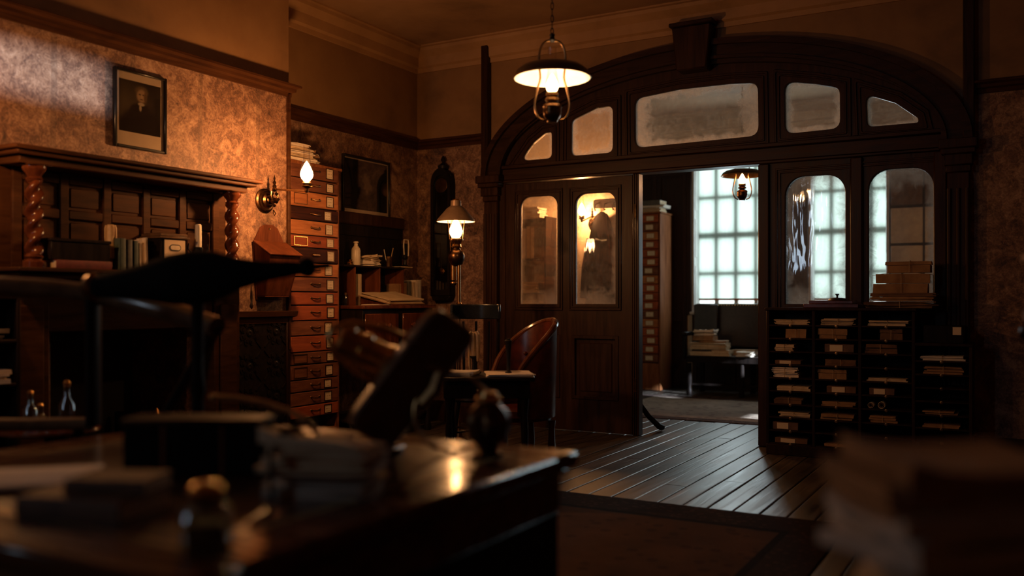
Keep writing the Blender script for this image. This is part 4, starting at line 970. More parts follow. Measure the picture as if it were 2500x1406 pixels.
def book(label, loc, size, rz=0, mat='book_brown', upright=True, tilt=0, pages='paper', name='book', group=None, cat='book', band=False):
    """upright: size = thickness(x), depth(y), height(z), spine at -y"""
    T_, D_, H_ = size; t = thing(name, label, cat, loc, rz, group); t.rotation_euler = (0, tilt, rz)
    c = .003
    if upright:
        MB().span(-T_/2, -T_/2+c, -D_/2, D_/2, 0, H_).build('cover', mat, t); MB().span(T_/2-c, T_/2, -D_/2, D_/2, 0, H_).build('cover', mat, t)
        MB().prism([(-T_/2, -D_/2), (0, -D_/2-.004), (T_/2, -D_/2), (T_/2, -D_/2+c), (-T_/2, -D_/2+c)], 0, H_, 'z').build('spine', mat, t)
        MB().span(-T_/2+c, T_/2-c, -D_/2+c, D_/2-.004, .003, H_-.003).build('pages', pages, t)
    else:
        MB().span(-T_/2, T_/2, -D_/2, D_/2, 0, c).build('cover', mat, t); MB().span(-T_/2, T_/2, -D_/2, D_/2, H_-c, H_).build('cover', mat, t)
        MB().prism([(-D_/2-.004, H_/2), (-D_/2, 0), (-D_/2+c, 0), (-D_/2+c, H_), (-D_/2, H_)], -T_/2, T_/2, 'x').build('spine', mat, t)
        MB().span(-T_/2+.004, T_/2-.004, -D_/2+c, D_/2-.004, c, H_-c).build('pages', pages, t)
    return t
# pile on the drawer cabinet
pp = thing('paper_pile', 'crumpled pile of pale papers on top of the tall oak cabinet', 'papers', (CX-.09, 5.37, CT))
_r = random.Random(21); _z = 0.0
for k in range(5):
    m_ = MB(); sheet_stack(m_, .24+_r.uniform(-.03, .04), .36-.035*k+_r.uniform(-.03, .03), .026, 2, _r, .02, .12, .006, x0=_r.uniform(-.02, .02), y0=-.045+.02*k*_r.uniform(-.6, .6), z0=_z); m_.build('sheets', ('paper_pale', 'paper', 'paper_pale', 'paper', 'paper_pale')[k], pp, smooth=0); _z += .027
for k in range(9):      # crumpled leaves at the open end
    m_ = MB(); y_, z_, w_ = .12+_r.uniform(-.03, .06), .012+_r.uniform(0, .10), _r.uniform(.04, .08); vs = []
    for i_ in range(4):
        for j_ in range(3): vs.append((_r.uniform(-.10, .12)*.3+(i_-1.5)*w_*.7, y_+j_*.028, max(.002, z_+_r.uniform(-.012, .014)-j_*.012)))
    m_.add(vs, [(i_*3+j_, i_*3+j_+1, (i_+1)*3+j_+1, (i_+1)*3+j_) for i_ in range(3) for j_ in range(2)]); o = m_.build('crumpled_leaf', ('paper_pale', 'paper_brown', 'paper')[k % 3], pp, smooth=0); s_ = o.modifiers.new('solid', 'SOLIDIFY'); s_.thickness = .0015

# ================================================================== things on the mantel shelf
def mpt(px, dx=.12): return at(px, 640, X=XB+dx)
def my(px, dx=.12): return mpt(px, dx).y
MZ = LZ
# dark box clock with pale face panel, seen at an angle
def candle(t, x, y, z, h, r, mat='wax', drips=0, rng=random.Random(3)):
    m_ = MB(); m_.lathe([(r, 0), (r*1.02, h*.3), (r*.97, h*.8), (r*.95, h-.006), (r*.7, h), (r*.2, h-.003)], (x, y, z), 14)
    c = m_.build('candle_stick', mat, t)
    MB().tube([(x, y, z+h-.004), (x+.001, y, z+h+.010)], .0012, 5).build('wick', 'ink', c)
    for k in range(drips):
        a = rng.uniform(0, 6.28); L = rng.uniform(.25, .9)*h; x1, y1_ = x+r*1.0*math.cos(a), y+r*1.0*math.sin(a)
        MB().tube([(x1, y1_, z+h-.004), (x1+.004*math.cos(a), y1_+.004*math.sin(a), z+h-.02), (x1+.005*math.cos(a), y1_+.005*math.sin(a), z+h-L*.6), (x1+.004*math.cos(a), y1_+.004*math.sin(a), z+h-L)], [.004, .0055, .005, .003], 7).build('wax_drip', mat, c)
    return c
y_ = my(432, .20)
ck = thing('mantel_box', 'small dark mantel cabinet with a pale plaque of two oval windows', 'box', (XB+.10, y_-.02, MZ))
MB().span(-.07, .10, -.10, .095, 0, .205).build('body', 'black_wood', ck, .004)
MB().span(-.08, .115, -.115, .11, .205, .218).build('cornice', 'dark_rail', ck, .003); MB().span(-.075, .105, -.105, .10, .218, .238).build('lid', 'dark_rail', ck, .004)
pq = MB().span(.10, .106, -.075, .078, .015, .198).build('plaque', 'mount', ck)
for z in (.150, .075):
    o_ = arc(.002-.022, z, .02, .02, 90, 270, 8)+arc(.002+.022, z, .02, .02, -90, 90, 8)
    MB().prism(o_, .106, .109, 'x').build('oval_rim', 'ink', pq); MB().prism(inset(o_, .006), .109, .110, 'x').build('oval_window', 'tag', pq)
y_ = my(484, .19)
ch = thing('candelabrum', 'black scrolled iron candle holder with one white candle on the mantel', 'candle holder', (XB+.19, y_, MZ))
MB().lathe([(.05, 0), (.05, .01), (.03, .02), (.012, .04), (.010, .10), (.018, .12), (.026, .13), (.030, .16), (.022, .165)], seg=18).build('stem', 'iron', ch)
for sx in (-1, 1):
    MB().tube([(0, sx*.012, .05), (0, sx*.06, .05), (0, sx*.085, .08), (0, sx*.07, .12), (0, sx*.045, .11), (0, sx*.05, .09), (0, sx*.065, .095)], .006, 7).build('scroll', 'iron', ch)
    MB().tube([(0, sx*.05, .125), (0, sx*.08, .15), (0, sx*.075, .185)], .005, 7).build('scroll', 'iron', ch)
candle(ch, 0, 0, .155, .155, .021, 'wax')
y_ = my(270, .16)
dc = thing('guttered_candle', 'tall guttered yellow candle with hanging wax runs on the mantel', 'candle', (XB+.16, y_, MZ))
MB().lathe([(.04, 0), (.045, .012), (.02, .02), (.018, .06), (.03, .065), (.03, .072)], seg=16).build('holder', 'dark_brass', dc)
candle(dc, 0, 0, .065, .20, .024, 'wax_yellow', 7, random.Random(8))
bg = 'books and envelopes on the mantel'
for i, (px, T_, H_, tl, mt) in enumerate(((283, .035, .185, .12, 'book_green'), (300, .03, .18, .10, 'book_grey'), (315, .028, .175, .14, 'book_green'))):
    book(('faded green book leaning against the guttered candle', 'thin grey book between two green ones on the mantel', 'green book with worn grey spine beside the upright envelopes')[i], (XB+.17, my(px, .17), MZ), (T_, .13, H_), math.pi/2, mt, True, 0, group=bg)
for i, (px, H_) in enumerate(((334, .20), (348, .215), (360, .22))):
    bundle(('folded white envelope standing beside the books on the mantel', 'larger white envelope standing behind the folded one', 'greyish envelope standing against the dark mantel cabinet')[i], (XB+.15-.02*i, my(px, .15), MZ), (.014, .12, H_), math.pi/2-.25, ('paper_pale', 'paper_pale', 'paper_grey')[i], 1, False, 'envelope', 'envelope', bg, curl=.0)
bx = thing('deed_box', 'long dark box lying on the mantel with a red book beneath', 'box', (XB+.14, my(175, .14), MZ+.045))
MB().span(-.09, .09, -.18, .18, 0, .10).build('body', 'black_wood', bx, .004); MB().span(-.095, .095, -.185, .185, .10, .118).build('lid', 'black_wood', bx, .004)
book('red book lying flat beneath the dark box on the mantel', (XB+.15, my(180, .15), MZ), (.34, .20, .045), math.pi/2, 'book_red', False)
pk = thing('small_pot', 'small red glazed pot at the end of the mantel shelf', 'pot', (XB+.20, my(560, .20)+.05, MZ))
MB().lathe([(.025, 0), (.034, .015), (.036, .04), (.028, .06), (.030, .066), (.022, .066), (.020, .05)], seg=18).build('body', 'leather_red', pk); MB().lathe([(.028, .066), (.020, .076), (.006, .08), (.008, .09), (0, .093)], seg=16).build('lid', 'leather_red', pk)

# ================================================================== left of the hearth
rk = thing('paper_rack', 'narrow dark rack of papers standing beside the hearth', 'rack', (XB+.17, 2.52, 0))
for sy in (-1, 1): MB().span(-.165, .165, sy*.22-.01, sy*.22+.01, 0, 1.22).build('upright', 'shelf_wood', rk, .003)
for z in (.12, .45, .78, 1.0, 1.22): MB().span(-.165, .165, -.21, .21, z-.016, z).build('shelf', 'shelf_wood', rk, .003)
bundle('loose yellowed papers on the upper shelf of the hearth rack', (XB+.18, 2.52, 1.0), (.26, .36, .05), .03, 'paper', 4, False, rot=.05)
bundle('folded pale papers jutting from the middle shelf of the hearth rack', (XB+.20, 2.53, .78), (.28, .36, .07), -.05, 'paper_pale', 4, False, rot=.06)
tp = at(120, 1010, T=3.95)
tt = thing('tripod_table', 'small dark round tripod table before the hearth', 'table', (tp.x, tp.y, 0))
TZ3 = tp.z-.06
MB().lathe([(0, TZ3-.02), (.20, TZ3-.02), (.21, TZ3-.01), (.205, TZ3), (0, TZ3)], seg=32).build('table_top', 'mahogany', tt)
MB().lathe([(.02, .16), (.03, .22), (.018, .30), (.028, .42), (.018, TZ3-.02)], seg=14).build('pillar', 'black_wood', tt)
for k in range(3):
    a_ = k*2.094+.4; MB().tube([(.01*math.cos(a_), .01*math.sin(a_), .2), (.12*math.cos(a_), .12*math.sin(a_), .14), (.2*math.cos(a_), .2*math.sin(a_), .025)], [.018, .016, .014], 8).build('leg', 'black_wood', tt)
for i, (qx, qy, h, r) in enumerate(((-.09, -.03, .15, .03), (.02, .07, .19, .034), (.06, -.08, .11, .028))):
    g_ = thing('glass_bottle', ('squat dark glass bottle at the rim of the tripod table', 'tall dark glass decanter on the tripod table', 'short dark glass phial on the tripod table')[i], 'bottle', (tp.x+qx, tp.y+qy, TZ3), 0, 'bottles on the tripod table')
    MB().lathe([(r, 0), (r*1.05, h*.1), (r, h*.5), (r*.4, h*.68), (r*.36, h*.9), (r*.5, h*.93), (r*.4, h*.95)], seg=18).build('body', 'ink_glass', g_); MB().lathe([(r*.36, h*.93), (r*.5, h*1.0), (r*.3, h*1.06), (0, h*1.08)], seg=12).build('stopper', 'brass', g_)
# ================================================================== clerk's desk in the alcove
DXF, DY0_, DY1_, DZ_ = -4.75, 5.865, 6.92, 1.153
kd = thing('clerk_desk', 'dark tall clerk desk with pigeonhole gallery against the alcove wall', 'desk', ((DXF+XL)/2, (DY0_+DY1_)/2, 0))
hx, hy = (DXF-XL)/2, (DY1_-DY0_)/2
MB().span(-hx, hx, -hy, hy, DZ_-.03, DZ_).build('desk_top', 'mahogany', kd, .006)
MB().span(-hx+.02, hx-.03, -hy+.02, hy-.02, .72, DZ_-.03).build('carcass', 'black_wood', kd, .004)
for sy in (-1, 1):
    d_ = MB().span(hx-.03, hx-.015, sy*hy*.49-hy*.43, sy*hy*.49+hy*.43, .80, DZ_-.07).build('drawer', 'mahogany', kd, .006)
    for q in (-.10, .06):
        MB().lathe([(.010, 0), (.012, .012), (.022, .022), (.024, .032), (.014, .040), (0, .042)], seg=14, M=Matrix.Translation((hx-.015, sy*hy*.49+q, .98)) @ Matrix.Rotation(math.pi/2, 4, 'Y')).build('knob', 'mahogany', d_)
for sx in (-1, 1):
    for sy in (-1, 1):
        MB().lathe([(.03, 0), (.036, .04), (.026, .08), (.034, .30), (.026, .62), (.038, .66), (.036, .72)], (sx*(hx-.06), sy*(hy-.06), 0), 14).build('leg', 'black_wood', kd)
MB().span(-hx+.03, hx-.05, -hy+.04, hy-.04, .16, .18).build('foot_shelf', 'black_wood', kd, .004)
GX = -hx+.24; GZ = at(930, 650, X=XL+.24).z
MB().span(-hx, GX, -hy, hy, GZ-.016, GZ).build('gallery_shelf', 'black_wood', kd, .003)
for y in (-hy+.01, -hy*.36, hy*.3, hy-.01): MB().span(-hx, GX-.01, y-.008, y+.008, DZ_, GZ-.016).build('divider', 'red_wood', kd, .002)
ZB1 = 1.885
MB().span(-hx, -hx+.014, -hy, hy+.25, DZ_, ZB1-.10).build('back_board', 'black_wood', kd)
MB().span(-hx, -hx+.055, -hy, hy+.25, ZB1, ZB1+.11).build('gallery_cornice', 'partition_wood', kd, .01)
MB().span(-hx, -hx+.03, -hy, hy+.25, ZB1-.10, ZB1).build('gallery_frieze', 'black_wood', kd, .003)
KX, KY = kd.location.x, kd.location.y
# on the gallery shelf
def gpt(px, dx=.13): return at(px, 640, X=XL+dx)
bt = thing('stoneware_bottle', 'pale stoneware bottle standing on the clerk desk gallery', 'bottle', (XL+.13, gpt(869).y, GZ))
MB().lathe([(.038, 0), (.041, .01), (.041, .135), (.036, .155), (.018, .178), (.016, .20)], seg=24).build('body', 'stoneware', bt); MB().lathe([(.016, .20), (.023, .204), (.023, .214), (.017, .218), (.012, .214)], seg=20).build('lip', 'stoneware', bt)
bundle('loose crumpled heap of letters on the clerk desk gallery', (XL+.12, gpt(905).y, GZ), (.15, .15, .10), .2, 'paper_pale', 9, False, 'letter_heap', mat2='paper', rot=.4, curl=.022)
cu_ = thing('pen_cup', 'dull metal pen cup holding two pens on the gallery', 'cup', (XL+.13, gpt(948).y, GZ))
MB().lathe([(.034, 0), (.036, .004), (.034, .03), (.036, .034), (.034, .06), (.036, .064), (.038, .10), (.034, .10), (.032, .01)], seg=20).build('body', 'dark_brass', cu_)
MB().tube([(0, -.02, .02), (0, -.065, .165)], .0035, 6).build('pen', 'wax', cu_); MB().tube([(0, .02, .02), (0, .075, .185)], .0035, 6).build('pen', 'wax_yellow', cu_)
st_ = thing('letter_clip_stand', 'tall dark stand holding a pale-edged clip at the end of the gallery', 'stand', (XL+.12, gpt(991).y, GZ))
MB().lathe([(.05, 0), (.045, .02), (.02, .035), (.016, .08), (.03, .10), (.022, .12)], seg=18).build('foot', 'iron', st_)
MB().span(-.012, .012, -.03, .03, .12, .24).build('body', 'iron', st_, .006)
MB().tube([(.014, -.034, .13), (.014, -.042, .22), (.014, -.034, .275), (.014, .03, .275), (.014, .040, .22), (.014, .034, .12)], .006, 6).build('clip_edge', 'wax', st_)
ib = thing('brass_inkstand', 'little brass inkstand beside the stoneware bottle', 'inkstand', (XL+.15, gpt(851).y, GZ))
MB().lathe([(.03, 0), (.032, .008), (.016, .014), (.022, .028), (.014, .04), (.02, .05), (0, .056)], seg=14).build('pot', 'brass', ib); MB().lathe([(.014, 0), (.02, .018), (.008, .03), (0, .034)], (.0, -.035, 0), 12).build('sander', 'brass', ib)
fl_ = bundle('flat folded papers lying at the edge of the gallery shelf', (XL+.16, gpt(975).y, GZ), (.12, .18, .010), 0, 'paper', 2, False, 'folded_papers')
# on the desk top
def kpt(px, py=720, dx=.4): return at(px, py, X=XL+dx)
bg2 = 'ledgers standing on the clerk desk'
ss = ((962, .030, .19, 'paper_brown'), (974, .034, .20, 'paper_brown'), (986, .03, .215, 'book_grey'), (995, .026, .21, 'paper'), (1003, .024, .225, 'paper_pale'), (1011, .024, .23, 'paper_grey'))
lab = ('brown paper-covered ledger at the start of the standing row', 'second brown ledger in the standing row', 'grey ledger in the standing row on the clerk desk', 'cream ledger beside the grey one in the row', 'tall pale ledger near the end of the standing row', 'greyish ledger at the wall end of the standing row')
for (px, T_, H_, mt), l_ in zip(ss, lab): book(l_, (XL+.13, kpt(px, dx=.13).y, DZ_), (T_*1.25, .15, H_*1.05), math.pi/2, mt, True, 0, group=bg2)
bundle('upright sheaf of yellowed papers under the stoneware bottle', (XL+.12, kpt(868, dx=.12).y, DZ_), (.10, .075, .30), .1, 'paper', 1, False, 'paper_sheaf', curl=.0)
bundle('second upright sheaf of brown papers behind the yellowed one', (XL+.10, kpt(858, dx=.10).y-.06, DZ_), (.08, .05, .29), .1, 'paper_brown', 1, False, 'paper_sheaf', curl=.0)
op = thing('open_ledger', 'thick open ledger with curled pages on a slope on the clerk desk', 'book', (XL+.37, kpt(958, 715, .37).y, DZ_), .06)
sl_a = math.atan(.075/.34); Ms = Matrix.Translation((.165, 0, .008)) @ Matrix.Rotation(sl_a, 4, 'Y') @ Matrix.Translation((-.175, 0, 0))
MB().prism([(-.165, 0), (.165, 0), (.165, .006), (-.165, .080)], -.26, .26, 'y').build('writing_slope', 'mahogany', op, .003)
m_ = MB(); sheet_stack(m_, .33, .56, .032, 4, random.Random(4), .006, .02, .010); m_.v = [tuple(Ms @ Vector((p[0], p[1], p[2]+.005))) for p in m_.v]; m_.build('pages', 'paper', op, smooth=0)
MB().box((0, 0, .002), (.35, .58, .004), Ms).build('cover', 'paper_brown', op)
bundle('flat printed sheets with dark marks sliding under the open ledger', (XL+.50, kpt(920, 735, .5).y, DZ_), (.12, .30, .006), .1, 'paper_pale', 2, False, 'printed_sheets')
for i, px in enumerate((842, 899)):
    g_ = thing('glass_inkwell', ('small glass inkwell with brass rim beside the paper sheaves', 'small glass inkwell with brass rim behind the open ledger')[i], 'inkwell', (XL+.16, kpt(px, dx=.16).y, DZ_))
    MB().lathe([(.024, 0), (.026, .01), (.026, .07), (.02, .08), (.02, .10)], seg=16).build('body', 'ink_glass', g_); MB().lathe([(.022, .09), (.022, .11), (.018, .112)], seg=16).build('rim', 'brass', g_)
ps = thing('paper_spike', 'crumpled note on a spike behind the open ledger', 'note', (XL+.12, kpt(940, dx=.12).y, DZ_))
MB().lathe([(.04, 0), (.04, .008), (.004, .014), (.002, .16), (0, .17)], seg=12).build('spike', 'iron', ps); m_ = MB(); sheet_stack(m_, .03, .11, .09, 4, random.Random(9), .01, .5, .02, z0=.03); m_.build('note', 'paper_brown', ps, smooth=0)

# ================================================================== wall clock
cx_ = at(1089, 560, Y=YP).x
wc = thing('wall_clock', 'dark arched wall clock case with turned finial beside the arch', 'clock', (cx_, YP, 0))
za, zb2 = at(1089, 722, Y=YP).z, at(1089, 450, Y=YP).z
hw = .115
def archp(h, zt_, zbm, rz): return [(-h, zbm), (h, zbm)]+arc(0, zt_, h, rz, 0, 180, 12)
plate('case_frame', archp(hw, zb2, za, .15), [archp(hw-.032, zb2-.04, za+.06, .12)], -.11, -.085, 'black_wood', wc)
wc_b = MB(); wc_b.prism(archp(hw-.004, zb2, za, .146), -.085, 0).build('case_back', 'black_wood', wc)
MB().prism(archp(hw-.028, zb2-.04, za+.055, .12), -.092, -.089).build('glass', 'case_glass', wc)
MB().lathe([(.072, 0), (.072, .004), (.066, .006)], seg=28, M=Matrix.Translation((0, -.0851, zb2-.02)) @ Matrix.Rotation(math.pi/2, 4, 'X')).build('dial', 'dark_brass', wc)
MB().lathe([(.016, 0), (.05, .0), (.055, .03), (.03, .05), (.012, .065), (.026, .09), (.014, .12), (0, .135)], (0, -.05, zb2+.145), 16).build('finial', 'black_wood', wc)
for sx in (-1, 1): MB().lathe([(.012, 0), (.018, .02), (.006, .045), (0, .06)], (sx*(hw-.02), -.06, zb2+.06), 10).build('side_finial', 'black_wood', wc)
MB().tube([(.0, -.0855, zb2-.1), (0, -.0855, za+.26)], .003, 6).build('pendulum_rod', 'brass', wc)
MB().lathe([(.036, 0), (.03, .003), (0, .0045)], seg=20, M=Matrix.Translation((0, -.0852, za+.24)) @ Matrix.Rotation(math.pi/2, 4, 'X')).build('pendulum_bob', 'brass', wc)
MB().prism([(-hw*.8, za-.05), (hw*.8, za-.05), (hw, za), (-hw, za)], -.1, 0).build('bracket', 'black_wood', wc, .006)

# ================================================================== chairs and the small table in the middle
kc = thing('kitchen_chair', 'black curved-back chair standing between the lamp and the arch', 'chair', at(1160, 1000, T=7.0)*Vector((1, 1, 0)) if False else (at(1160, 800, T=6.95).x, at(1160, 800, T=6.95).y, 0), math.radians(30))
def curved(h0, h1, r, a0, a1, th, n=10, dy=0):
    m_ = MB(); vs = []; fs = []
    for i in range(n+1):
        a = math.radians(a0+(a1-a0)*i/n)
        for rr, z in ((r, h0), (r, h1), (r+th, h1), (r+th, h0)): vs.append((rr*math.cos(a), rr*math.sin(a)+dy, z))
    for i in range(n):
        for k in range(4): fs.append((i*4+k, i*4+(k+1) % 4, (i+1)*4+(k+1) % 4, (i+1)*4+k))
    fs += [(0, 1, 2, 3), tuple(n*4+k for k in (3, 2, 1, 0))]; return m_.add(vs, fs)
curved(1.05, 1.165, .19, 20, 160, .022).build('crest_rail', 'blue_black', kc, .006)
for a in (30, 60, 90, 120, 150): MB().tube([(0.201*math.cos(math.radians(a)), 0.201*math.sin(math.radians(a)), 1.03), (0.18*math.cos(math.radians(a)), .16*math.sin(math.radians(a)), .46)], .011, 7).build('spindle', 'black_wood', kc)
MB().lathe([(0, .43), (.20, .43), (.215, .445), (.21, .465), (.15, .458), (0, .455)], seg=24).build('seat', 'black_wood', kc)
for sx, sy in ((-1, -1), (1, -1), (-1, 1), (1, 1)): MB().tube([(sx*.13, sy*.13, .43), (sx*.19, sy*.19, .0)], [.018, .014], 8).build('leg', 'black_wood', kc)
MB().tube([(-.165, -.165, .2), (.165, .165, .2)], .009, 6).build('stretcher', 'black_wood', kc); MB().tube([(-.165, .165, .2), (.165, -.165, .2)], .009, 6).build('stretcher', 'black_wood', kc)

rc = thing('leather_armchair', 'round-backed armchair in dark red leather with polished rail by the glazed door', 'chair', (at(1265, 900, T=6.1).x, at(1265, 900, T=6.1).y, 0), math.radians(-38))
def tub(t):
    n = 22; vs = []; fs = []
    A0, A1 = -25, 205
    prof = [(0, .46), (0, 1)]
    inner = []; rail = []
    for i in range(n+1):
        a = math.radians(A0+(A1-A0)*i/n); k = math.sin(math.radians(180*(i/n)))
        top = .70+.36*max(0, k)**.8; r = .235+.03*k
        rail.append(Vector((r*math.cos(a), r*math.sin(a)*.95, top)))
        for rr, z in ((r-.04, .45), (r-.05, (top+.45)/2), (r-.02, top-.01), (r+.012, top-.01), (r+.0, .42)): vs.append((rr*math.cos(a), rr*math.sin(a)*.95, z))
    for i in range(n):
        for k in range(4): fs.append((i*5+k, i*5+k+1, (i+1)*5+k+1, (i+1)*5+k))
        fs.append((i*5+4, i*5, (i+1)*5, (i+1)*5+4))
    fs += [tuple(range(5)), tuple(n*5+k for k in reversed(range(5)))]
    m_ = MB(); m_.add(vs, fs); m_.build('back_pad', 'leather_red', t, smooth=60)
    MB().tube(rail, .021, 10).build('rail', 'mahogany', t)
    bm_ = MB(); bm_.lathe([(0, .012), (.012, .008), (.014, 0)], seg=8); me = bm_.mesh('button'); me.materials.append(MAT['leather_red'])
    for i in range(4, n-3, 3):
        for f_ in (.35, .7):
            a = math.radians(A0+(A1-A0)*i/n); k = math.sin(math.radians(180*(i/n))); top = .70+.36*max(0, k)**.8; r = .19+.03*k
            o = obj('button', me, None, t); o.location = (r*math.cos(a), r*math.sin(a)*.95, .45+(top-.45)*f_); o.rotation_euler = Vector((-math.cos(a), -math.sin(a), 0)).to_track_quat('Z', 'Y').to_euler()
tub(rc)
MB().lathe([(0, .40), (.225, .40), (.24, .43), (.225, .47), (.12, .485), (0, .485)], seg=28).build('seat', 'leather_red', rc)
for sx, sy in ((-1, -1), (1, -1), (-1, 1), (1, 1)): MB().lathe([(.016, 0), (.022, .03), (.014, .05), (.026, .22), (.02, .34), (.028, .40)], (sx*.17, sy*.17, 0), 12).build('leg', 'mahogany', rc)

TC = at(1190, 905, T=5.6); TZ = .735
ta = thing('side_table', 'small dark side table covered with papers in front of the leather armchair', 'table', (TC.x, TC.y, 0), YAW)
MB().span(-.29, .29, -.20, .20, TZ-.025, TZ).build('table_top', 'black_wood', ta, .006)
MB().span(-.26, .26, -.17, .17, TZ-.13, TZ-.025).build('apron', 'black_wood', ta, .004)
for sx, sy in ((-1, -1), (1, -1), (-1, 1), (1, 1)): MB().lathe([(.014, .011), (.02, .05), (.014, .1), (.022, .4), (.016, .5), (.026, TZ-.13)], (sx*.23, sy*.14, 0), 12).build('leg', 'black_wood', ta)
MB().lathe([(.012, 0), (.014, .01), (.008, .02), (0, .022)], seg=12, M=Matrix.Translation((-.05, -.17, TZ-.08)) @ Matrix.Rotation(math.pi/2, 4, 'X')).build('knob', 'brass', ta)
TR = Matrix.Rotation(YAW, 4, 'Z')
def on_table(x, y): v = TR @ Vector((x, y, 0)); return (TC.x+v.x, TC.y+v.y, TZ)
bundle('broad sheets of pale paper spread on the small side table', on_table(.14, -.03), (.30, .26, .012), YAW+.1, 'paper_pale', 3, False, 'paper_sheets', curl=.008)
bundle('stack of folded grey papers on the small side table', on_table(-.16, -.02), (.20, .22, .022), YAW-.2, 'paper_grey', 3, False, 'folded_papers')
gc = thing('guttered_candle', 'guttered candle with long yellow wax runs on the small side table', 'candle', on_table(-.09, .14))
MB().lathe([(.045, 0), (.05, .01), (.016, .018), (.011, .06), (.014, .09), (.024, .10), (.028, .11)], seg=18).build('holder', 'iron', gc)
candle(gc, 0, 0, .10, .16, .022, 'wax_yellow', 4, random.Random(2))
for a, L in ((2.6, .235), (.4, .17), (5.6, .18), (3.6, .13)):
    x1, y1_ = .030*math.cos(a+YAW), .030*math.sin(a+YAW); zt_ = .255
    MB().tube([(x1*.5, y1_*.5, zt_+.005), (x1, y1_, zt_-.012), (x1*1.1, y1_*1.1, zt_-L*.5), (x1*1.05, y1_*1.05, zt_-L*.9), (x1, y1_, zt_-L)], [.012, .014, .010, .008, .005], 8).build('wax_run', 'wax_yellow', gc)
bo = thing('dark_bottle', 'slim dark bottle with spreading top standing on the pale table papers', 'bottle', (on_table(.13, .0)[0], on_table(.13, .0)[1], TZ+.012))
MB().lathe([(.021, 0), (.021, .008), (.012, .014), (.013, .04), (.012, .07), (.016, .14), (.022, .19), (.024, .20), (.018, .205)], seg=16).build('body', 'black_enamel', bo); MB().lathe([(.014, .20), (.014, .212), (0, .214)], seg=12).build('stopper', 'iron', bo)

# ================================================================== pigeonhole unit before the glazed screen
SX0, SX1 = at(1874, 900, Y=7.1).x, at(2370, 900, Y=7.1).x; SY0, SY1 = 7.10, 7.39
cxs = [SX0, at(1986, 900, Y=7.1).x, at(2099, 900, Y=7.1).x, at(2230, 900, Y=7.1).x, SX1]
STOP = at(1930, 751, Y=7.1).z; STOP2 = at(2300, 838, Y=7.1).z
pu = thing('pigeonhole_cabinet', 'black open pigeonhole cabinet of four columns before the glazed screen', 'cabinet', ((SX0+SX1)/2, (SY0+SY1)/2, 0)); ox, oy = pu.location.x, pu.location.y
NR = 10
def rowz(c, r):      # top of row r in column c
    if c < 3: return .09+(STOP-.03-.09)*(1-r/NR)
    return .09+(STOP2-.03-.09)*(1-(r)/8)
for i, x in enumerate(cxs):
    top = STOP if i < 4 else STOP2
    MB().span(x-ox-.011, x-ox+.011, SY0-oy, SY1-oy, 0, top-.02).build('upright', 'shelf_wood', pu, .003)
MB().span(SX0-ox-.02, cxs[3]-ox+.02, SY0-oy-.012, SY1-oy, STOP-.022, STOP).build('top_board', 'shelf_wood', pu, .004)
MB().span(cxs[3]-ox+.011, SX1-ox+.015, SY0-oy-.008, SY1-oy, STOP2-.022, STOP2).build('top_board', 'shelf_wood', pu, .004)
MB().span(SX0-ox, SX1-ox, SY1-oy-.006, SY1-oy, 0, STOP2-.02).build('back_panel', 'black_wood', pu); MB().span(SX0-ox, cxs[3]-ox, SY1-oy-.006, SY1-oy, STOP2-.02, STOP-.02).build('back_panel', 'black_wood', pu)
MB().span(SX0-ox-.01, SX1-ox+.01, SY0-oy-.006, SY1-oy, 0, .08).build('plinth', 'shelf_wood', pu, .004)
num = MB(); num.lathe([(.013, 0), (.012, .003), (.006, .005), (0, .004)], seg=12, M=Matrix.Rotation(math.pi/2, 4, 'X')); nm_ = num.mesh('shelf_stud'); nm_.materials.append(MAT['dark_brass'])
for c in range(4):
    n = NR if c < 3 else 8
    for r in range(1, n+1):
        z = rowz(c, r); s_ = MB().span(cxs[c]-ox+.011, cxs[c+1]-ox-.011, SY0-oy+.004, SY1-oy-.006, z-.012, z).build('shelf', 'shelf_wood', pu, .002)
        o = obj('shelf_stud', nm_, None, s_); o.location = ((cxs[c]+cxs[c+1])/2-ox, SY0-oy+.004, z-.008)
colw = ('column beside the doorway', 'second column from the doorway', 'third column from the doorway', 'low end column')
ordw = ('top', 'second', 'third', 'fourth', 'fifth', 'sixth', 'seventh', 'eighth', 'ninth', 'lowest')
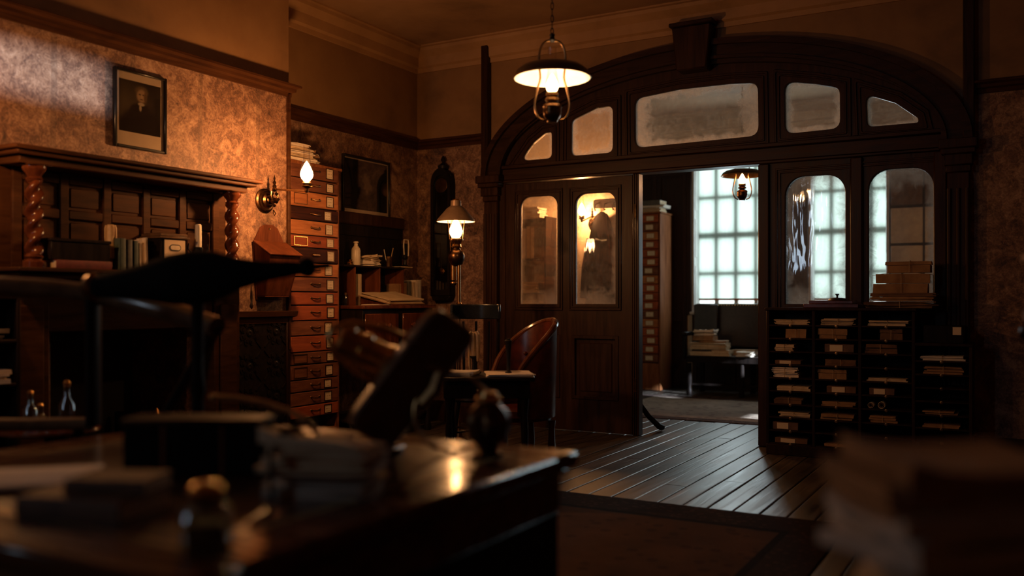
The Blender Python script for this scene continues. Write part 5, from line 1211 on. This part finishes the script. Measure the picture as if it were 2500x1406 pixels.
# (column, row, x-centre fraction, width fraction, height, material, kind)
IT = [(0, 0, .52, .86, .040, 'paper', 'b6'), (0, 1, .62, .55, .072, 'paper_brown', 'b1'), (0, 2, .34, .50, .050, 'paper', 'b4'), (0, 3, .42, .62, .030, 'paper_dark', 'x'), (0, 4, .36, .66, .078, 'paper_pale', 'b8'),
      (0, 5, .52, .84, .036, 'paper', 'b2'), (0, 6, .44, .72, .048, 'paper_dark', 'b2'), (0, 7, .56, .80, .034, 'paper', 'b3'), (0, 8, .36, .62, .060, 'book_brown', 'x'), (0, 9, .50, .78, .040, 'paper_dark', 'x'),
      (1, 0, .52, .84, .050, 'paper', 'b7'), (1, 1, .40, .74, .080, 'paper_brown', 'b2'), (1, 2, .55, .70, .062, 'book_brown', 'x'), (1, 3, .58, .78, .048, 'paper_dark', 'b2'), (1, 4, .40, .74, .072, 'paper_brown', 'b2'),
      (1, 5, .60, .70, .050, 'paper_dark', 'x'), (1, 6, .50, .84, .032, 'paper_brown', 'b3'), (1, 7, .50, .86, .046, 'paper_brown', 'b2'), (1, 9, .52, .72, .022, 'paper_brown', 'b2'),
      (2, 0, .52, .88, .040, 'paper', 'b3'), (2, 1, .60, .52, .080, 'paper_dark', 'b2'), (2, 2, .38, .72, .070, 'paper_dark', 'b3'), (2, 4, .50, .90, .022, 'paper', 'b2'), (2, 5, .40, .52, .050, 'book_brown', 'x'), (2, 7, .42, .58, .050, 'paper_brown', 'b4'),
      (3, 0, .50, .88, .034, 'paper_grey', 'b3'), (3, 1, .52, .82, .054, 'paper_brown', 'b5'), (3, 4, .46, .66, .022, 'paper_brown', 'b2'), (3, 5, .50, .78, .022, 'paper_brown', 'b2')]
mname = {'paper': 'yellowed', 'paper_brown': 'brown', 'paper_dark': 'dark brown', 'paper_pale': 'pale', 'paper_grey': 'greyish', 'book_brown': 'brown'}
for c, r, fx, fw, h, mt, kd_ in IT:
    W = cxs[c+1]-cxs[c]-.03; z = rowz(c, r+1); x = cxs[c]+.015+W*fx
    x = max(cxs[c]+.02+W*fw*.5, min(cxs[c+1]-.02-W*fw*.5, x)); H = min(h, abs(rowz(c, r)-z)-.022)
    place = '%s pigeonhole, %s' % (ordw[r] if not (c == 3) else ('top', 'second', 'third', 'fourth', 'fifth', 'sixth', 'seventh', 'lowest')[r], colw[c])
    if kd_ == 'x':
        t = thing('document_box', 'flat %s document box with pale label in %s' % (mname[mt], place), 'box', (x, SY0+.12, z), 0, 'document boxes in the pigeonholes')
        MB().span(-W*fw/2, W*fw/2, -.09, .12, 0, H).build('body', mt, t, .003); MB().span(-W*fw*.12-W*fw*.2, W*fw*.12, -.0935, -.09, H*.12, H*.9).build('label_card', 'drawer_card', t)
    else:
        bundle('tied bundle of %s papers in %s' % (mname[mt], place), (x, SY0+.125, z), (W*fw*.95, .20, H), R.uniform(-.03, .03), mt, int(kd_[1:]), True, group='paper bundles in the pigeonholes', rot=.03 if H < .06 else .04, curl=.003)
# two rolled papers
for i, px in enumerate((2117, 2139)):
    p = at(px, 993, Y=7.14)
    t = thing('rolled_paper', ('rolled paper lying end-on beside its twin in the third column', 'thicker rolled paper lying end-on in the third column')[i], 'paper roll', (cxs[2]+.07+i*.075, SY0+.04, rowz(2, 7)+.026+.0), 0)
    rr = (.021, .025)[i]; z0 = rr-.026
    for k, (ra, mt) in enumerate(((rr, 'paper'), (rr*.62, 'paper_dark'))):
        pts = [(ra*math.cos(a), 0, z0+ra*math.sin(a)) for a in [2*math.pi*q/16 for q in range(16)]]
        m_ = MB(); m_.add([(x, y, z) for x, _, z in pts for y in (0, .2)], [(2*q, 2*q+1, (2*q+3) % 32, (2*q+2) % 32) for q in range(16)]); o = m_.build('roll', mt, t, smooth=60)
        s_ = o.modifiers.new('solid', 'SOLIDIFY'); s_.thickness = .003
# on top of the unit
tb = thing('covered_box', 'flat dark red box with small domed lid knob on the pigeonhole cabinet', 'box', (at(2035, 740, Y=7.2).x, 7.24, STOP))
MB().span(-.17, .15, -.10, .10, .03, .055).build('body', 'leather_red', tb, .004); MB().span(-.21, .19, -.11, .11, 0, .03).build('fringed_base', 'leather_red', tb, .004)
MB().lathe([(.075, .055), (.06, .07), (.03, .078), (.008, .08), (.006, .09), (.016, .102), (.013, .107), (0, .108)], (.02, 0, 0), 20).build('lid', 'black_enamel', tb)
pxs = ((2200, .50, .20, .05, 'paper_dark'), (2204, .44, .20, .028, 'paper_brown'), (2208, .46, .19, .022, 'paper_dark'))
z = STOP
for i, (px, w_, d, h, mt) in enumerate(pxs):
    bundle(('ragged dark paper bundle lowest of the pile on the pigeonhole cabinet', 'brown folded papers in the middle of the pile on the cabinet', 'dark folded papers under the leaning parcel on the cabinet')[i], (at(px, 740, Y=7.22).x, 7.24, z), (w_, d, h), R.uniform(-.05, .05), mt, 5, i == 0, rot=.08, curl=.01); z += h+.001
bundle('upright brown paper parcel tied with string on the pigeonhole cabinet', (at(2202, 740, Y=7.25).x, 7.27, z), (.40, .13, .155), .02, 'paper_brown', 2, True, 'paper_parcel', 'parcel', rot=.01, curl=.003, tie2=True)
z2 = z+.157
bundle('smaller brown parcel on the tall parcel of the pigeonhole cabinet', (at(2222, 740, Y=7.25).x, 7.27, z2), (.32, .12, .085), .0, 'paper_brown', 2, True, 'paper_parcel', 'parcel', rot=.01, curl=.003)
t = thing('document_box', 'dark document box with pale label on the low end of the cabinet', 'box', (at(2305, 790, Y=7.2).x, 7.22, STOP2)); MB().span(-.13, .13, -.09, .12, 0, .125).build('body', 'black_wood', t, .003); MB().span(.06, .115, -.0935, -.09, .06, .115).build('label_card', 'drawer_card', t)

# ================================================================== hall furniture
HY = 11.82
h2w = .62
hc = thing('drawer_cabinet', 'tall reddish drawer cabinet standing in the hall beyond the doorway', 'cabinet', (at(1612, 700, Y=11.35).x-h2w/2, 11.35, 0), -math.pi/2)
HT = at(1612, 516, Y=11.35).z
MB().span(-.46, 0, -h2w/2, -h2w/2+.025, 0, HT-.025).build('side_panel', 'cabinet_wood', hc, .004); MB().span(-.46, 0, h2w/2-.025, h2w/2, 0, HT-.025).build('side_panel', 'cabinet_wood', hc, .004)
MB().span(-.46, .012, -h2w/2-.01, h2w/2+.012, HT-.025, HT).build('top_board', 'cabinet_wood', hc, .004)
MB().span(-.44, -.002, -h2w/2+.025, h2w/2-.025, 0, .36).build('plinth', 'cabinet_wood', hc, .004); MB().span(-.46, -.44, -h2w/2, h2w/2, 0, HT-.03).build('back_panel', 'cabinet_wood', hc)
n2 = 17; hh = (HT-.03-.37)/n2
for i in range(n2):
    z_ = HT-.03-hh*(i+1)
    d_ = drawer_unit(hc, h2w-.054, hh, ('drawer_red', 'drawer_oak', 'drawer_red', 'drawer_brown', 'drawer_red')[i*3 % 5], (.17+R.uniform(-.02, .02), .10, hh*.5), z_, i, 'arch')
    MB().span(-.44, -.004, -h2w/2+.027, h2w/2-.027, z_-.004, z_+.004).build('runner', 'black_wood', hc)
HCX, HCY = hc.location.x, 11.35
z = HT
bundle('tied sheaf of cream papers lowest on the hall cabinet', (HCX+.12, HCY+.2, z), (.32, .24, .06), 0, 'paper', 4, False); z += .061
bundle('wide loose folder jutting over the edge on the hall cabinet', (HCX+.10, HCY+.2, z), (.48, .30, .04), .05, 'paper_grey', 2, False, 'paper_folder', 'folder'); z += .041
book('grey book with pale spine label topmost on the hall cabinet', (HCX+.08, HCY+.2, z), (.40, .26, .06), 0, 'book_grey', False)
# bench
B0, B1 = at(1683, 960, Z=0), at(1848, 975, Z=0)
bcx, bY = -3.02, 11.30
be = thing('hall_bench', 'dark leather-backed settle with nail-studded edge under the hall window', 'bench', (bcx, bY, 0))
bx0, bx1 = -3.74-bcx, -2.28-bcx; SZ = at(1760, 868, Y=11.1).z; BT = at(1760, 741, Y=11.6).z
for x in (bx0+.03, 0-.02, bx1-.03):
    MB().lathe([(.034, 0), (.034, .06), (.024, .10), (.034, .16), (.028, .40), (.034, SZ-.10)], (x, -.26, 0), 12).build('leg', 'black_wood', be)
    MB().span(x-.03, x+.03, .24, .29, 0, SZ-.08).build('leg', 'black_wood', be, .004)
MB().span(bx0, bx1, -.30, .32, SZ-.09, SZ-.02).build('seat_frame', 'black_wood', be, .006)
MB().span(bx0, bx1, -.31, .26, SZ-.02, SZ).build('seat', 'leather_black', be, .012)
MB().span(bx0, bx1, -.25, -.22, .12, .15).build('stretcher', 'black_wood', be, .004)
MB().span(bx0-.06, bx1, .27, .33, SZ+.08, BT).build('backrest', 'leather_black', be, .014)
for x in (bx0-.03, bx1-.03): MB().span(x-.03, x+.03, .26, .32, SZ-.02, BT-.02).build('back_post', 'black_wood', be, .004)
MB().span(bx0-.065, bx0, -.30, .28, SZ+.24, SZ+.29).build('arm', 'black_wood', be, .012); MB().span(bx0-.055, bx0-.01, -.29, -.23, SZ-.05, SZ+.24).build('arm_post', 'black_wood', be, .006)
m_ = MB(); m_.box((bx0+.10, .20, BT-.19), (.32, .03, .36)); m_.build('wing_pad', 'leather_black', be, .012)
nl = MB(); nl.lathe([(.010, 0), (.007, .004), (0, .006)], seg=8, M=Matrix.Rotation(math.pi/2, 4, 'X')); nlm = nl.mesh('nail_head'); nlm.materials.append(MAT['brass'])
k = 0; x = bx0-.04
while x < bx1-.02: o = obj('nail_head', nlm, None, be); o.location = (x, .268, BT-.022); x += .036
zz_ = SZ+.12
while zz_ < BT-.03: o = obj('nail_head', nlm, None, be); o.location = (bx0-.05, .268, zz_); zz_ += .036
bpile = [(-3.52, 11.10, .34, .26, .055, 'paper', 3, 'frayed paper sheaf at the bottom of the bench pile'), (-3.30, 11.08, .22, .22, .075, 'paper', 3, 'thick short paper packet beside the frayed sheaf on the bench'),]
for x, y, w_, d, h, mt, n, l_ in bpile: bundle(l_, (x, y, SZ), (w_, d, h), R.uniform(-.1, .1), mt, n, True)
bundle('long tied paper packet lying across the lower bench papers', (-3.45, 11.09, SZ+.077), (.46, .24, .085), .04, 'paper', 5, True)
bundle('thin folded document slipped into the bench pile', (-3.40, 11.09, SZ+.164), (.34, .20, .022), .12, 'paper_brown', 2, False)
bundle('brown paper packet near the top of the bench pile', (-3.52, 11.09, SZ+.188), (.28, .20, .062), -.05, 'paper_brown', 2, True)
bundle('ruffled pale papers topmost of the bench pile', (-3.51, 11.09, SZ+.252), (.26, .20, .065), .08, 'paper_pale', 7, True, rot=.15, curl=.02)
bundle('pale ridged stack of papers at the end of the bench pile', (-2.98, 11.06, SZ), (.20, .20, .06), -.25, 'paper_pale', 5, False)
bundle('flat folder lying behind the ridged papers on the bench', (-3.08, 11.30, SZ), (.30, .16, .075), .05, 'paper', 3, False)
MB().tube([(0, 0, 0)], .001) if False else None
# rugs
rg = MB().span(-5.0+.75, -.82, .6, 5.04, .0, .010).build('patterned_rug', 'rug_room', None, .003); tag(rg, 'worn dark patterned rug under the writing desk', 'rug')
rg2 = MB().span(-4.25, -1.3, 8.66, 10.75, .0, .008).build('patterned_rug', 'rug_hall', None, .003); tag(rg2, 'faded patterned rug on the hall floor beyond the doorway', 'rug')
# lit corner behind the glazed door: lamp, coat, shelves
_fp = at(1420, 512, Y=YJ-.22)
wall_lamp((_fp.x+.07, YJ, _fp.z-.14), 'bracket wall lamp glowing behind the glass of the door', -math.pi/2, .22, -.07, 75, 'wall bracket lamps')
co = at(1468, 600, Y=YJ-.12)
ct = thing('hanging_coat', 'long black hooded coat hanging behind the door glass', 'coat', (co.x, YJ-.10, 0))
n = 26; vs = []; fs = []; rows = [(2.15, .02, .02), (2.12, .065, .05), (2.04, .10, .07), (1.90, .14, .08), (1.70, .165, .085), (1.3, .18, .09), (.9, .20, .095), (.6, .21, .095)]
for z, rx, ry in rows:
    for k in range(n):
        a = 2*math.pi*k/n; f_ = 1+(.10*math.cos(7*a)+.05*math.cos(11*a+1))*min(1, (2.15-z)/.5); vs.append((rx*f_*math.cos(a), ry*f_*math.sin(a), z))
for i in range(len(rows)-1):
    for k in range(n): fs.append((i*n+k, i*n+(k+1) % n, (i+1)*n+(k+1) % n, (i+1)*n+k))
fs += [tuple(range(n)), tuple((len(rows)-1)*n+k for k in reversed(range(n)))]
m_ = MB(); m_.add(vs, fs); m_.build('cloth', 'cloth_black', ct, smooth=60)
for sx in (-1, 1):
    MB().tube([(sx*.13, -.0, 1.86), (sx*.17, -.03, 1.55), (sx*.185, -.05, 1.22)], [.05, .055, .05], 10).build('sleeve', 'cloth_black', ct)
hk = thing('coat_hook_rail', 'dark carved hook rail fixed on the plaster above the black coat', 'hooks', (co.x+.02, YJ, 2.2))
MB().span(-.16, .14, -.03, 0, .0, .09).build('board', 'black_wood', hk, .008)
for q in (-.11, 0, .10): MB().tube([(q, -.03, .05), (q, -.08, .04), (q, -.10, .0), (q, -.085, -.03), (q, -.06, -.02)], .007, 7).build('hook', 'iron', hk)
bk0, bk1 = at(1266, 600, Y=YJ-.15).x, at(1342, 600, Y=YJ-.15).x
bs = thing('narrow_bookcase', 'narrow dark bookcase of papers behind the door glass', 'bookcase', ((bk0+bk1)/2, YJ-.13, 0)); hw_ = (bk1-bk0)/2
for sx in (-1, 1): MB().span(sx*hw_-.012, sx*hw_+.012, -.13, .128, 0, 2.12).build('upright', 'shelf_wood', bs, .003)
shz = [.10, .55, .98, 1.28, 1.66, 2.10]
for z in shz: MB().span(-hw_+.012, hw_-.012, -.13, .128, z-.018, z).build('shelf', 'shelf_wood', bs, .003)
bcx_ = (bk0+bk1)/2
bundle('thick pile of papers on top of the bookcase behind the door glass', (bcx_-.04, YJ-.13, 2.10), (hw_*1.5, .22, .13), 0, 'paper_pale', 7, False)
for i in range(4): book(('tall cream folder standing first on the bookcase shelf', 'brown folder standing second on the bookcase shelf', 'tan folder standing third on the bookcase shelf', 'pale folder standing last on the bookcase shelf')[i], (bcx_-hw_+.055+i*.052, YJ-.12, 1.66), (.044, .18, .36-.02*(i % 2)), 0, ('paper_pale', 'paper_brown', 'paper', 'paper_pale')[i], True, group='folders in the narrow bookcase')
bundle('low stack of pale papers on the middle bookcase shelf', (bcx_-.03, YJ-.13, 1.28), (hw_*1.4, .2, .12), 0, 'paper', 5, False)
for i, (z, h, r) in enumerate(((.98, .21, .13),)):
    t = thing('hat_box', 'round tan hat box on the lower bookcase shelf behind the glass', 'box', (bcx_, YJ-.14, z)); MB().lathe([(r, 0), (r, h*.75)], seg=28).build('body', 'hatbox', t); MB().lathe([(r*1.06, h*.62), (r*1.06, h), (r*1.0, h+.004)], seg=28).build('lid', 'hatbox', t)
# cupboard wall at the far end of the hall
cp = thing('hall_cupboard', 'grey-brown shelved cupboard beside the hall window', 'cupboard', (-1.02, 11.62, 0))
MB().span(-.38, .38, -.24, .235, 0, 2.75).build('carcass', 'shelf_wood', cp, .006)
for r in range(6):
    for c in range(2): MB().span(-.36+c*.365, -.015+c*.375, -.256, -.24, .10+r*.44, .10+r*.44+.41).build('door', 'paper_grey' if r not in (5,) else 'book_brown', cp, .006)
# low bookcase at the edge of the room
lb = thing('low_bookcase', 'low dark bookcase at the side of the room', 'bookcase', (.32, 3.25, 0))
lz = at(2480, 800, T=3.0).z
MB().span(-.32, .3, -.28, -.26, 0, lz-.02).build('upright', 'black_wood', lb, .004); MB().span(-.32, .3, .26, .28, 0, lz-.02).build('upright', 'black_wood', lb, .004)
for z in (.10, .45, .78): MB().span(-.32, .3, -.26, .26, z-.02, z).build('shelf', 'black_wood', lb, .003)
MB().span(.28, .30, -.26, .26, .1, lz-.02).build('back_panel', 'black_wood', lb)
MB().span(-.34, .31, -.29, .29, lz-.02, lz).build('top_board', 'black_wood', lb, .004)
bundle('dark bundle lowest of the pile on the low bookcase', (.22, 3.25, lz), (.46, .40, .06), 0, 'paper_dark', 4, True)
bundle('rounded brown paper bundle on the low bookcase', (.24, 3.25, lz+.061), (.44, .36, .20), .1, 'paper_brown', 8, True, rot=.12, curl=.02)
# ================================================================== great writing desk in front
KX0, KX1, KY0, KY1, KZ = -2.62, -1.136, .96, 2.385, .76
wd = thing('writing_desk', 'large polished mahogany writing desk with leather top', 'desk', ((KX0+KX1)/2, (KY0+KY1)/2, 0)); dx, dy = (KX1-KX0)/2, (KY1-KY0)/2
MB().span(-dx+.13, dx-.13, -dy+.13, dy-.13, KZ-.045, KZ-.001).build('leather_inlay', 'desk_leather', wd)
for a in (((-dx, dx, -dy, -dy+.13)), ((-dx, dx, dy-.13, dy)), ((-dx, -dx+.13, -dy+.13, dy-.13)), ((dx-.13, dx, -dy+.13, dy-.13))): MB().span(a[0], a[1], a[2], a[3], KZ-.045, KZ).build('top_rail', 'desk_wood', wd, .008)
MB().span(-dx+.02, dx-.02, -dy+.02, dy-.02, KZ-.062, KZ-.045).build('edge_moulding', 'desk_wood', wd, .006)
MB().span(-dx+.04, dx-.04, -dy+.04, dy-.04, KZ-.17, KZ-.062).build('frieze', 'desk_wood', wd, .004)
for sx in (-1, 1):
    MB().span(sx*(dx-.26)-.22, sx*(dx-.26)+.22, -dy+.05, dy-.05, .06, KZ-.17).build('pedestal', 'black_wood', wd, .006)
    MB().span(sx*(dx-.26)-.235, sx*(dx-.26)+.235, -dy+.035, dy-.035, .0105, .06).build('plinth', 'black_wood', wd, .006)
    for r in range(3):
        d_ = MB().span(sx*(dx-.26)-.20, sx*(dx-.26)+.20, -dy+.038, -dy+.05, .09+r*.165, .24+r*.165).build('drawer', 'desk_wood', wd, .004)
        MB().lathe([(.008, 0), (.018, .02), (0, .028)], seg=10, M=Matrix.Translation((sx*(dx-.26), -dy+.038, .165+r*.165)) @ Matrix.Rotation(math.pi/2, 4, 'X')).build('knob', 'brass', d_)
tl = MB().prism([(0, 0), (.010, 0), (.010, .006), (0, .006)], 0, .0006, 'z').mesh('tooling', 0); tl.materials.append(MAT['gilt'])
gm = MB(); s_ = .012
k = -dx+.15
while k < dx-.15:
    for yy in (-dy+.15, dy-.15): gm.box((k, yy, KZ-.0006), (.007, .007, .0012), Matrix.Identity(4))
    k += s_
k = -dy+.15
while k < dy-.15:
    for xx in (-dx+.15, dx-.15): gm.box((xx, k, KZ-.0006), (.007, .007, .0012))
    k += s_
o = gm.build('gilt_tooling', 'gilt', wd, smooth=0); o['kind'] = 'stuff'
def dk(px, py): return at(px, py, Z=KZ)
RB = Matrix((RIGHT.to_4d(), FWD.to_4d(), UP.to_4d(), (0, 0, 0, 1))).transposed(); RB[3][0] = RB[3][1] = RB[3][2] = 0; RB[0][3] = RB[1][3] = RB[2][3] = 0; RB[3][3] = 1
# white sheets
p = dk(70, 1180); bundle('stack of plain white sheets on the writing desk', (p.x, p.y, KZ), (.30, .26, .02), YAW+.35, 'paper_pale', 3, False, 'paper_sheets', curl=.004)
p = dk(235, 1250); book('thick brown book lying closed on the writing desk', (p.x, p.y, KZ), (.24, .17, .045), YAW-.25, 'book_brown', False, pages='paper')
p2 = dk(285, 1205); book('smaller dark book lying on the thick brown one', (p.x+.035, p.y+.03, KZ+.0455), (.17, .12, .03), YAW-.1, 'book_brown', False)
# inkwell
p = dk(472, 1352); iw = thing('desk_inkwell', 'square glass inkwell with hinged brass lid on the writing desk', 'inkwell', (p.x, p.y+.03, KZ), YAW+.2)
MB().box((0, 0, .042), (.088, .088, .084), taper=.9).build('body', 'ink_glass', iw, .012); MB().box((0, 0, .030), (.06, .06, .04)).build('ink', 'ink', iw)
MB().lathe([(.03, .084), (.032, .09), (.032, .098), (.028, .10)], seg=18).build('collar', 'dark_brass', iw); MB().lathe([(.033, .10), (.032, .108), (.022, .118), (0, .122)], seg=18).build('lid', 'brass', iw)
# upright black box
p = dk(425, 1165); bb = thing('black_deed_box', 'upright black tin deed box standing on the writing desk', 'box', (p.x, p.y+.08, KZ), YAW-.05)
MB().span(-.175, .175, -.06, .06, 0, .125).build('body', 'grime', bb, .006); MB().span(-.18, .18, -.065, .065, .125, .142).build('lid', 'shelf_wood', bb, .006)
for q in (-.07, .08): MB().span(q-.004, q+.004, -.0615, -.06, 0, .125).build('seam', 'red_wood', bb)
# paper bundle with ribbon
p = dk(752, 1212); pb = bundle('ragged grey bundle of papers tied with black ribbon on the writing desk', (p.x, p.y+.06, KZ), (.25, .18, .125), YAW-.12, 'paper_grey', 11, False, mat2='paper', rot=.12, curl=.022)
MB().tube([(-.09, -.102, .005), (-.09, -.105, .10), (-.085, -.05, .14), (-.085, .05, .14), (-.09, .10, .11), (-.09, .104, .005)], .010, 6, flat=.4).build('ribbon', 'cloth_black', pb)
MB().tube([(-.085, -.02, .14), (-.11, -.05, .165), (-.08, -.06, .175), (-.06, -.03, .15), (-.05, .02, .165), (-.02, -.01, .16)], .009, 6, flat=.4).build('ribbon_bow', 'cloth_black', pb)
p = dk(818, 1098); bundle('small block of brown cards behind the tied paper bundle', (p.x, p.y, KZ), (.10, .07, .045), YAW, 'paper_brown', 3, False, 'card_block', 'cards', curl=.0, rot=.02)
# curved rod lying behind the bundle, propped on the box
ca = thing('curved_rod', 'slim curved dark rod with brass glints behind the paper bundle', 'rod', (0, 0, 0))
pts = [at(*q, T=2.72-.0009*(q[0]-520)) for q in ((520, 968), (580, 972), (650, 985), (700, 1000), (745, 1025), (775, 1055), (795, 1085))]
pts[-1].z = KZ+.008
c0_ = pts[-1].copy(); ca.location = (c0_.x, c0_.y, KZ)
MB().tube([q-Vector((c0_.x, c0_.y, KZ)) for q in pts], [.010, .010, .010, .009, .009, .008, .008], 10).build('shaft', 'dark_brass', ca)
MB().lathe([(0, -.012), (.012, -.006), (.013, .004), (0, .012)], (pts[0].x-c0_.x, pts[0].y-c0_.y, pts[0].z-KZ), 12).build('tip', 'brass', ca)
# tilted board with brass barrel
T0 = 2.60
bd = thing('tilted_viewer', 'dark tilted board with a ribbed brass barrel and loop handle on the desk', 'desk instrument', (at(890, 1100, T=T0).x, at(890, 1100, T=T0).y, KZ))
BO = Vector(bd.location)
def loc(px, py, dT=0): return at(px, py, T=T0+dT)-BO
top, bot = loc(1098, 800), loc(896, 1066)
ax_ = (top-bot).normalized(); nrm = (RIGHT*.45-UP*.2-FWD*.85).normalized(); nrm = (nrm-ax_*nrm.dot(ax_)).normalized(); wv = ax_.cross(nrm)
M_ = Matrix((wv.to_4d(), nrm.to_4d(), ax_.to_4d(), (0, 0, 0, 1))).transposed(); M_[3][0] = M_[3][1] = M_[3][2] = 0
for i in range(3): M_[i][3] = ((top+bot)/2)[i]
M_[3][3] = 1
L_ = (top-bot).length
m_ = MB(); o_ = fillet([(-.085, -L_/2), (.085, -L_/2), (.085, L_/2+.03), (-.085, L_/2+.03)], .05, 5)
m_.prism(o_, -.022, .022, 'y', M_); m_.build('board', 'dark_rail', bd, .008)
bc = loc(905, 865, .07); bdir = (RIGHT*.86-UP*.42+FWD*.12).normalized(); Mb = axis_matrix(bc-bdir*.10, bdir)
MB().lathe([(.035, -.01), (.050, 0), (.056, .006), (.056, .03), (.050, .034), (.050, .06), (.055, .064), (.055, .085), (.049, .09), (.049, .14), (.054, .145), (.054, .22)], seg=28, M=Mb).build('barrel', 'brass', bd)
MB().lathe([(.056, .22), (.06, .23), (.056, .25), (.03, .255)], seg=28, M=Mb).build('barrel_collar', 'dark_brass', bd)
lp = [loc(*q, d) for q, d in (((985, 820), .0), ((930, 800), -.03), ((860, 790), -.05), ((812, 800), -.06), ((802, 825), -.06), ((818, 865), -.06), ((860, 905), -.05), ((905, 930), -.03), ((945, 945), 0))]
MB().tube(lp, .009, 8).build('loop_handle', 'brass', bd)
MB().tube([loc(1040, 900), loc(1075, 905), loc(1062, 950), loc(1030, 985)], [.02, .024, .022, .016], 8).build('hinge_arm', 'dark_brass', bd)
MB().span(-.07, .09, -.08, .08, 0, .02).build('foot_plate', 'dark_rail', bd, .006)
# fluted brass bulb and ring
p = dk(1192, 1112); vb = thing('fluted_lamp_base', 'bulbous fluted brass lamp base near the corner of the writing desk', 'lamp base', (p.x, p.y, KZ))
MB().lathe([(.040, 0), (.042, .008), (.024, .016), (.030, .028), (.052, .05), (.063, .085), (.062, .105), (.050, .130), (.034, .145), (.030, .150)], seg=48, flute=.045, nfl=12).build('bulb', 'bronze', vb)
MB().lathe([(.030, .148), (.038, .154), (.038, .164), (.030, .168), (.026, .180), (.018, .182)], seg=24).build('collar', 'brass', vb)
p = dk(1105, 1108); ri = thing('brass_ring', 'thin dark metal hoop leaning beside the fluted lamp base', 'hoop', (p.x, p.y, KZ), YAW)
rr = .118; m_ = MB(); m_.tube([(rr*math.cos(a)*.95, .075-.075*math.cos(0)+.35*(rr+rr*math.sin(a))*.5, (rr+rr*math.sin(a))*.93+.005) for a in [2*math.pi*q/40 for q in range(40)]], .0055, 8, True); m_.build('hoop', 'dark_brass', ri)
# curved-rail chair beside the desk
CT_ = 3.25
ch2 = thing('curved_rail_chair', 'dark wooden chair with broad curved top rail beside the writing desk', 'chair', (at(60, 900, T=CT_).x, at(60, 900, T=CT_).y, 0), YAW)
co_ = Vector(ch2.location); inv = Matrix.Rotation(-YAW, 4, 'Z')
def cl(px, py, T): return inv @ (at(px, py, T=T)-co_)
rp = [cl(-260, 745, 3.0), cl(-190, 712, 3.02), cl(-100, 700, 3.06), cl(0, 700, 3.12), cl(120, 706, 3.2), cl(228, 718, 3.25), cl(340, 742, 3.25), cl(440, 768, 3.2), cl(530, 798, 3.1)]
m_ = MB(); m_.tube(rp, [.030, .034, .036, .036, .036, .036, .036, .038, .036], 12); m_.build('top_rail', 'dark_rail', ch2, smooth=60)
z_r = CAMH-CT_*(1037-HOR)/F
MB().tube([cl(-220, 1037, 3.05), cl(-100, 1036, 3.15), cl(60, 1037, 3.25), cl(228, 1034, 3.3)], .024, 12).build('lower_rail', 'dark_rail', ch2, smooth=60)
def post(px, T, T2, w_=.05):
    a, b = cl(px, 715, T), cl(px, 1037, T2); b.z = b.z
    MB().tube([a, (a+b)/2, b], w_, 10, flat=.45).build('splat', 'black_wood', ch2, smooth=60)
post(228, 3.25, 3.28, .048); post(-160, 3.05, 3.1, .048)
sz_ = .46
sc = cl(40, 1000, 3.35)
MB().span(sc.x-.27, sc.x+.27, sc.y-.05, sc.y+.43, sz_-.04, sz_).build('seat', 'black_wood', ch2, .014)
for (x_, y_) in ((-.23, .0), (.23, .0), (-.23, .38), (.23, .38)):
    top_ = (z_r if y_ < .1 else sz_-.04)
    MB().tube([(sc.x+x_, sc.y+y_, top_), (sc.x+x_*1.08, sc.y+y_, .0105)], [.02, .017], 8).build('leg', 'black_wood', ch2)
e1, e2 = rp[-1], Vector((sc.x+.25, sc.y+.36, sz_-.01))
MB().tube([e1, (e1+e2)/2+Vector((.03, 0, .05)), e2], [.022, .02, .02], 8).build('arm_support', 'black_wood', ch2)
# dark tapering telescope on its pillar
TT = 2.9
p = at(420, 1050, Z=KZ) if False else at(430, 1040, T=2.95); te = thing('table_telescope', 'black tapering telescope with knobbed eyepiece on a pillar stand', 'telescope', (p.x, p.y, KZ), 0)
to = Vector(te.location)
a = at(805, 648, T=2.8)-to; b_ = at(205, 702, T=3.0)-to; d_ = (b_-a).normalized(); L_ = (b_-a).length; Mt = axis_matrix(a, d_)
MB().lathe([(.010, 0), (.011, .05), (.016, .055), (.028, .06), (.032, .075), (.028, .09), (.022, .10), (.024, .12), (.032, .22), (.052, .32), (.078, .39), (.088, .46), (.082, .55), (.058, .66), (.034, L_-.03), (.020, L_)], seg=28, M=Mt).build('tube', 'grime', te)
MB().lathe([(.036, L_-.05), (.046, L_-.04), (.040, L_-.02), (.026, L_-.01)], seg=28, M=Mt).build('rim', 'dark_brass', te)
mid = a+d_*.46
MB().lathe([(.085, 0), (.085, .015), (.05, .03), (.022, .05), (.018, .12), (.026, .15), (.018, .2), (.020, mid.z-.05), (.03, mid.z-.03)], (mid.x, mid.y, 0), 20).build('pillar', 'black_wood', te)
# paper stacks on a stand at the edge
st2 = thing('stool_table', 'plain dark stand carrying the stacked bundles', 'table', (-.06, 1.36, 0), .5)
MB().span(-.24, .24, -.2, .2, .68, .715).build('table_top', 'black_wood', st2, .008)
for sx, sy in ((-1, -1), (1, -1), (-1, 1), (1, 1)): MB().tube([(sx*.2, sy*.16, .68), (sx*.22, sy*.18, 0)], [.022, .018], 8).build('leg', 'black_wood', st2)
q = at(2330, 1300, T=1.30)
zt_ = at(2330, 1120, T=1.30).z
bundle('thick paper bundle under the spread one on the dark stand', (q.x, q.y, .715), (.22, .19, .115), .35, 'paper', 6, True, rot=.1, curl=.01)
bundle('wide stack of splayed grey and tan papers on the dark stand', (q.x-.01, q.y, .832), (.27, .22, zt_-.832), .72, 'paper_grey', 8, False, mat2='paper_brown', rot=.14, curl=.02)
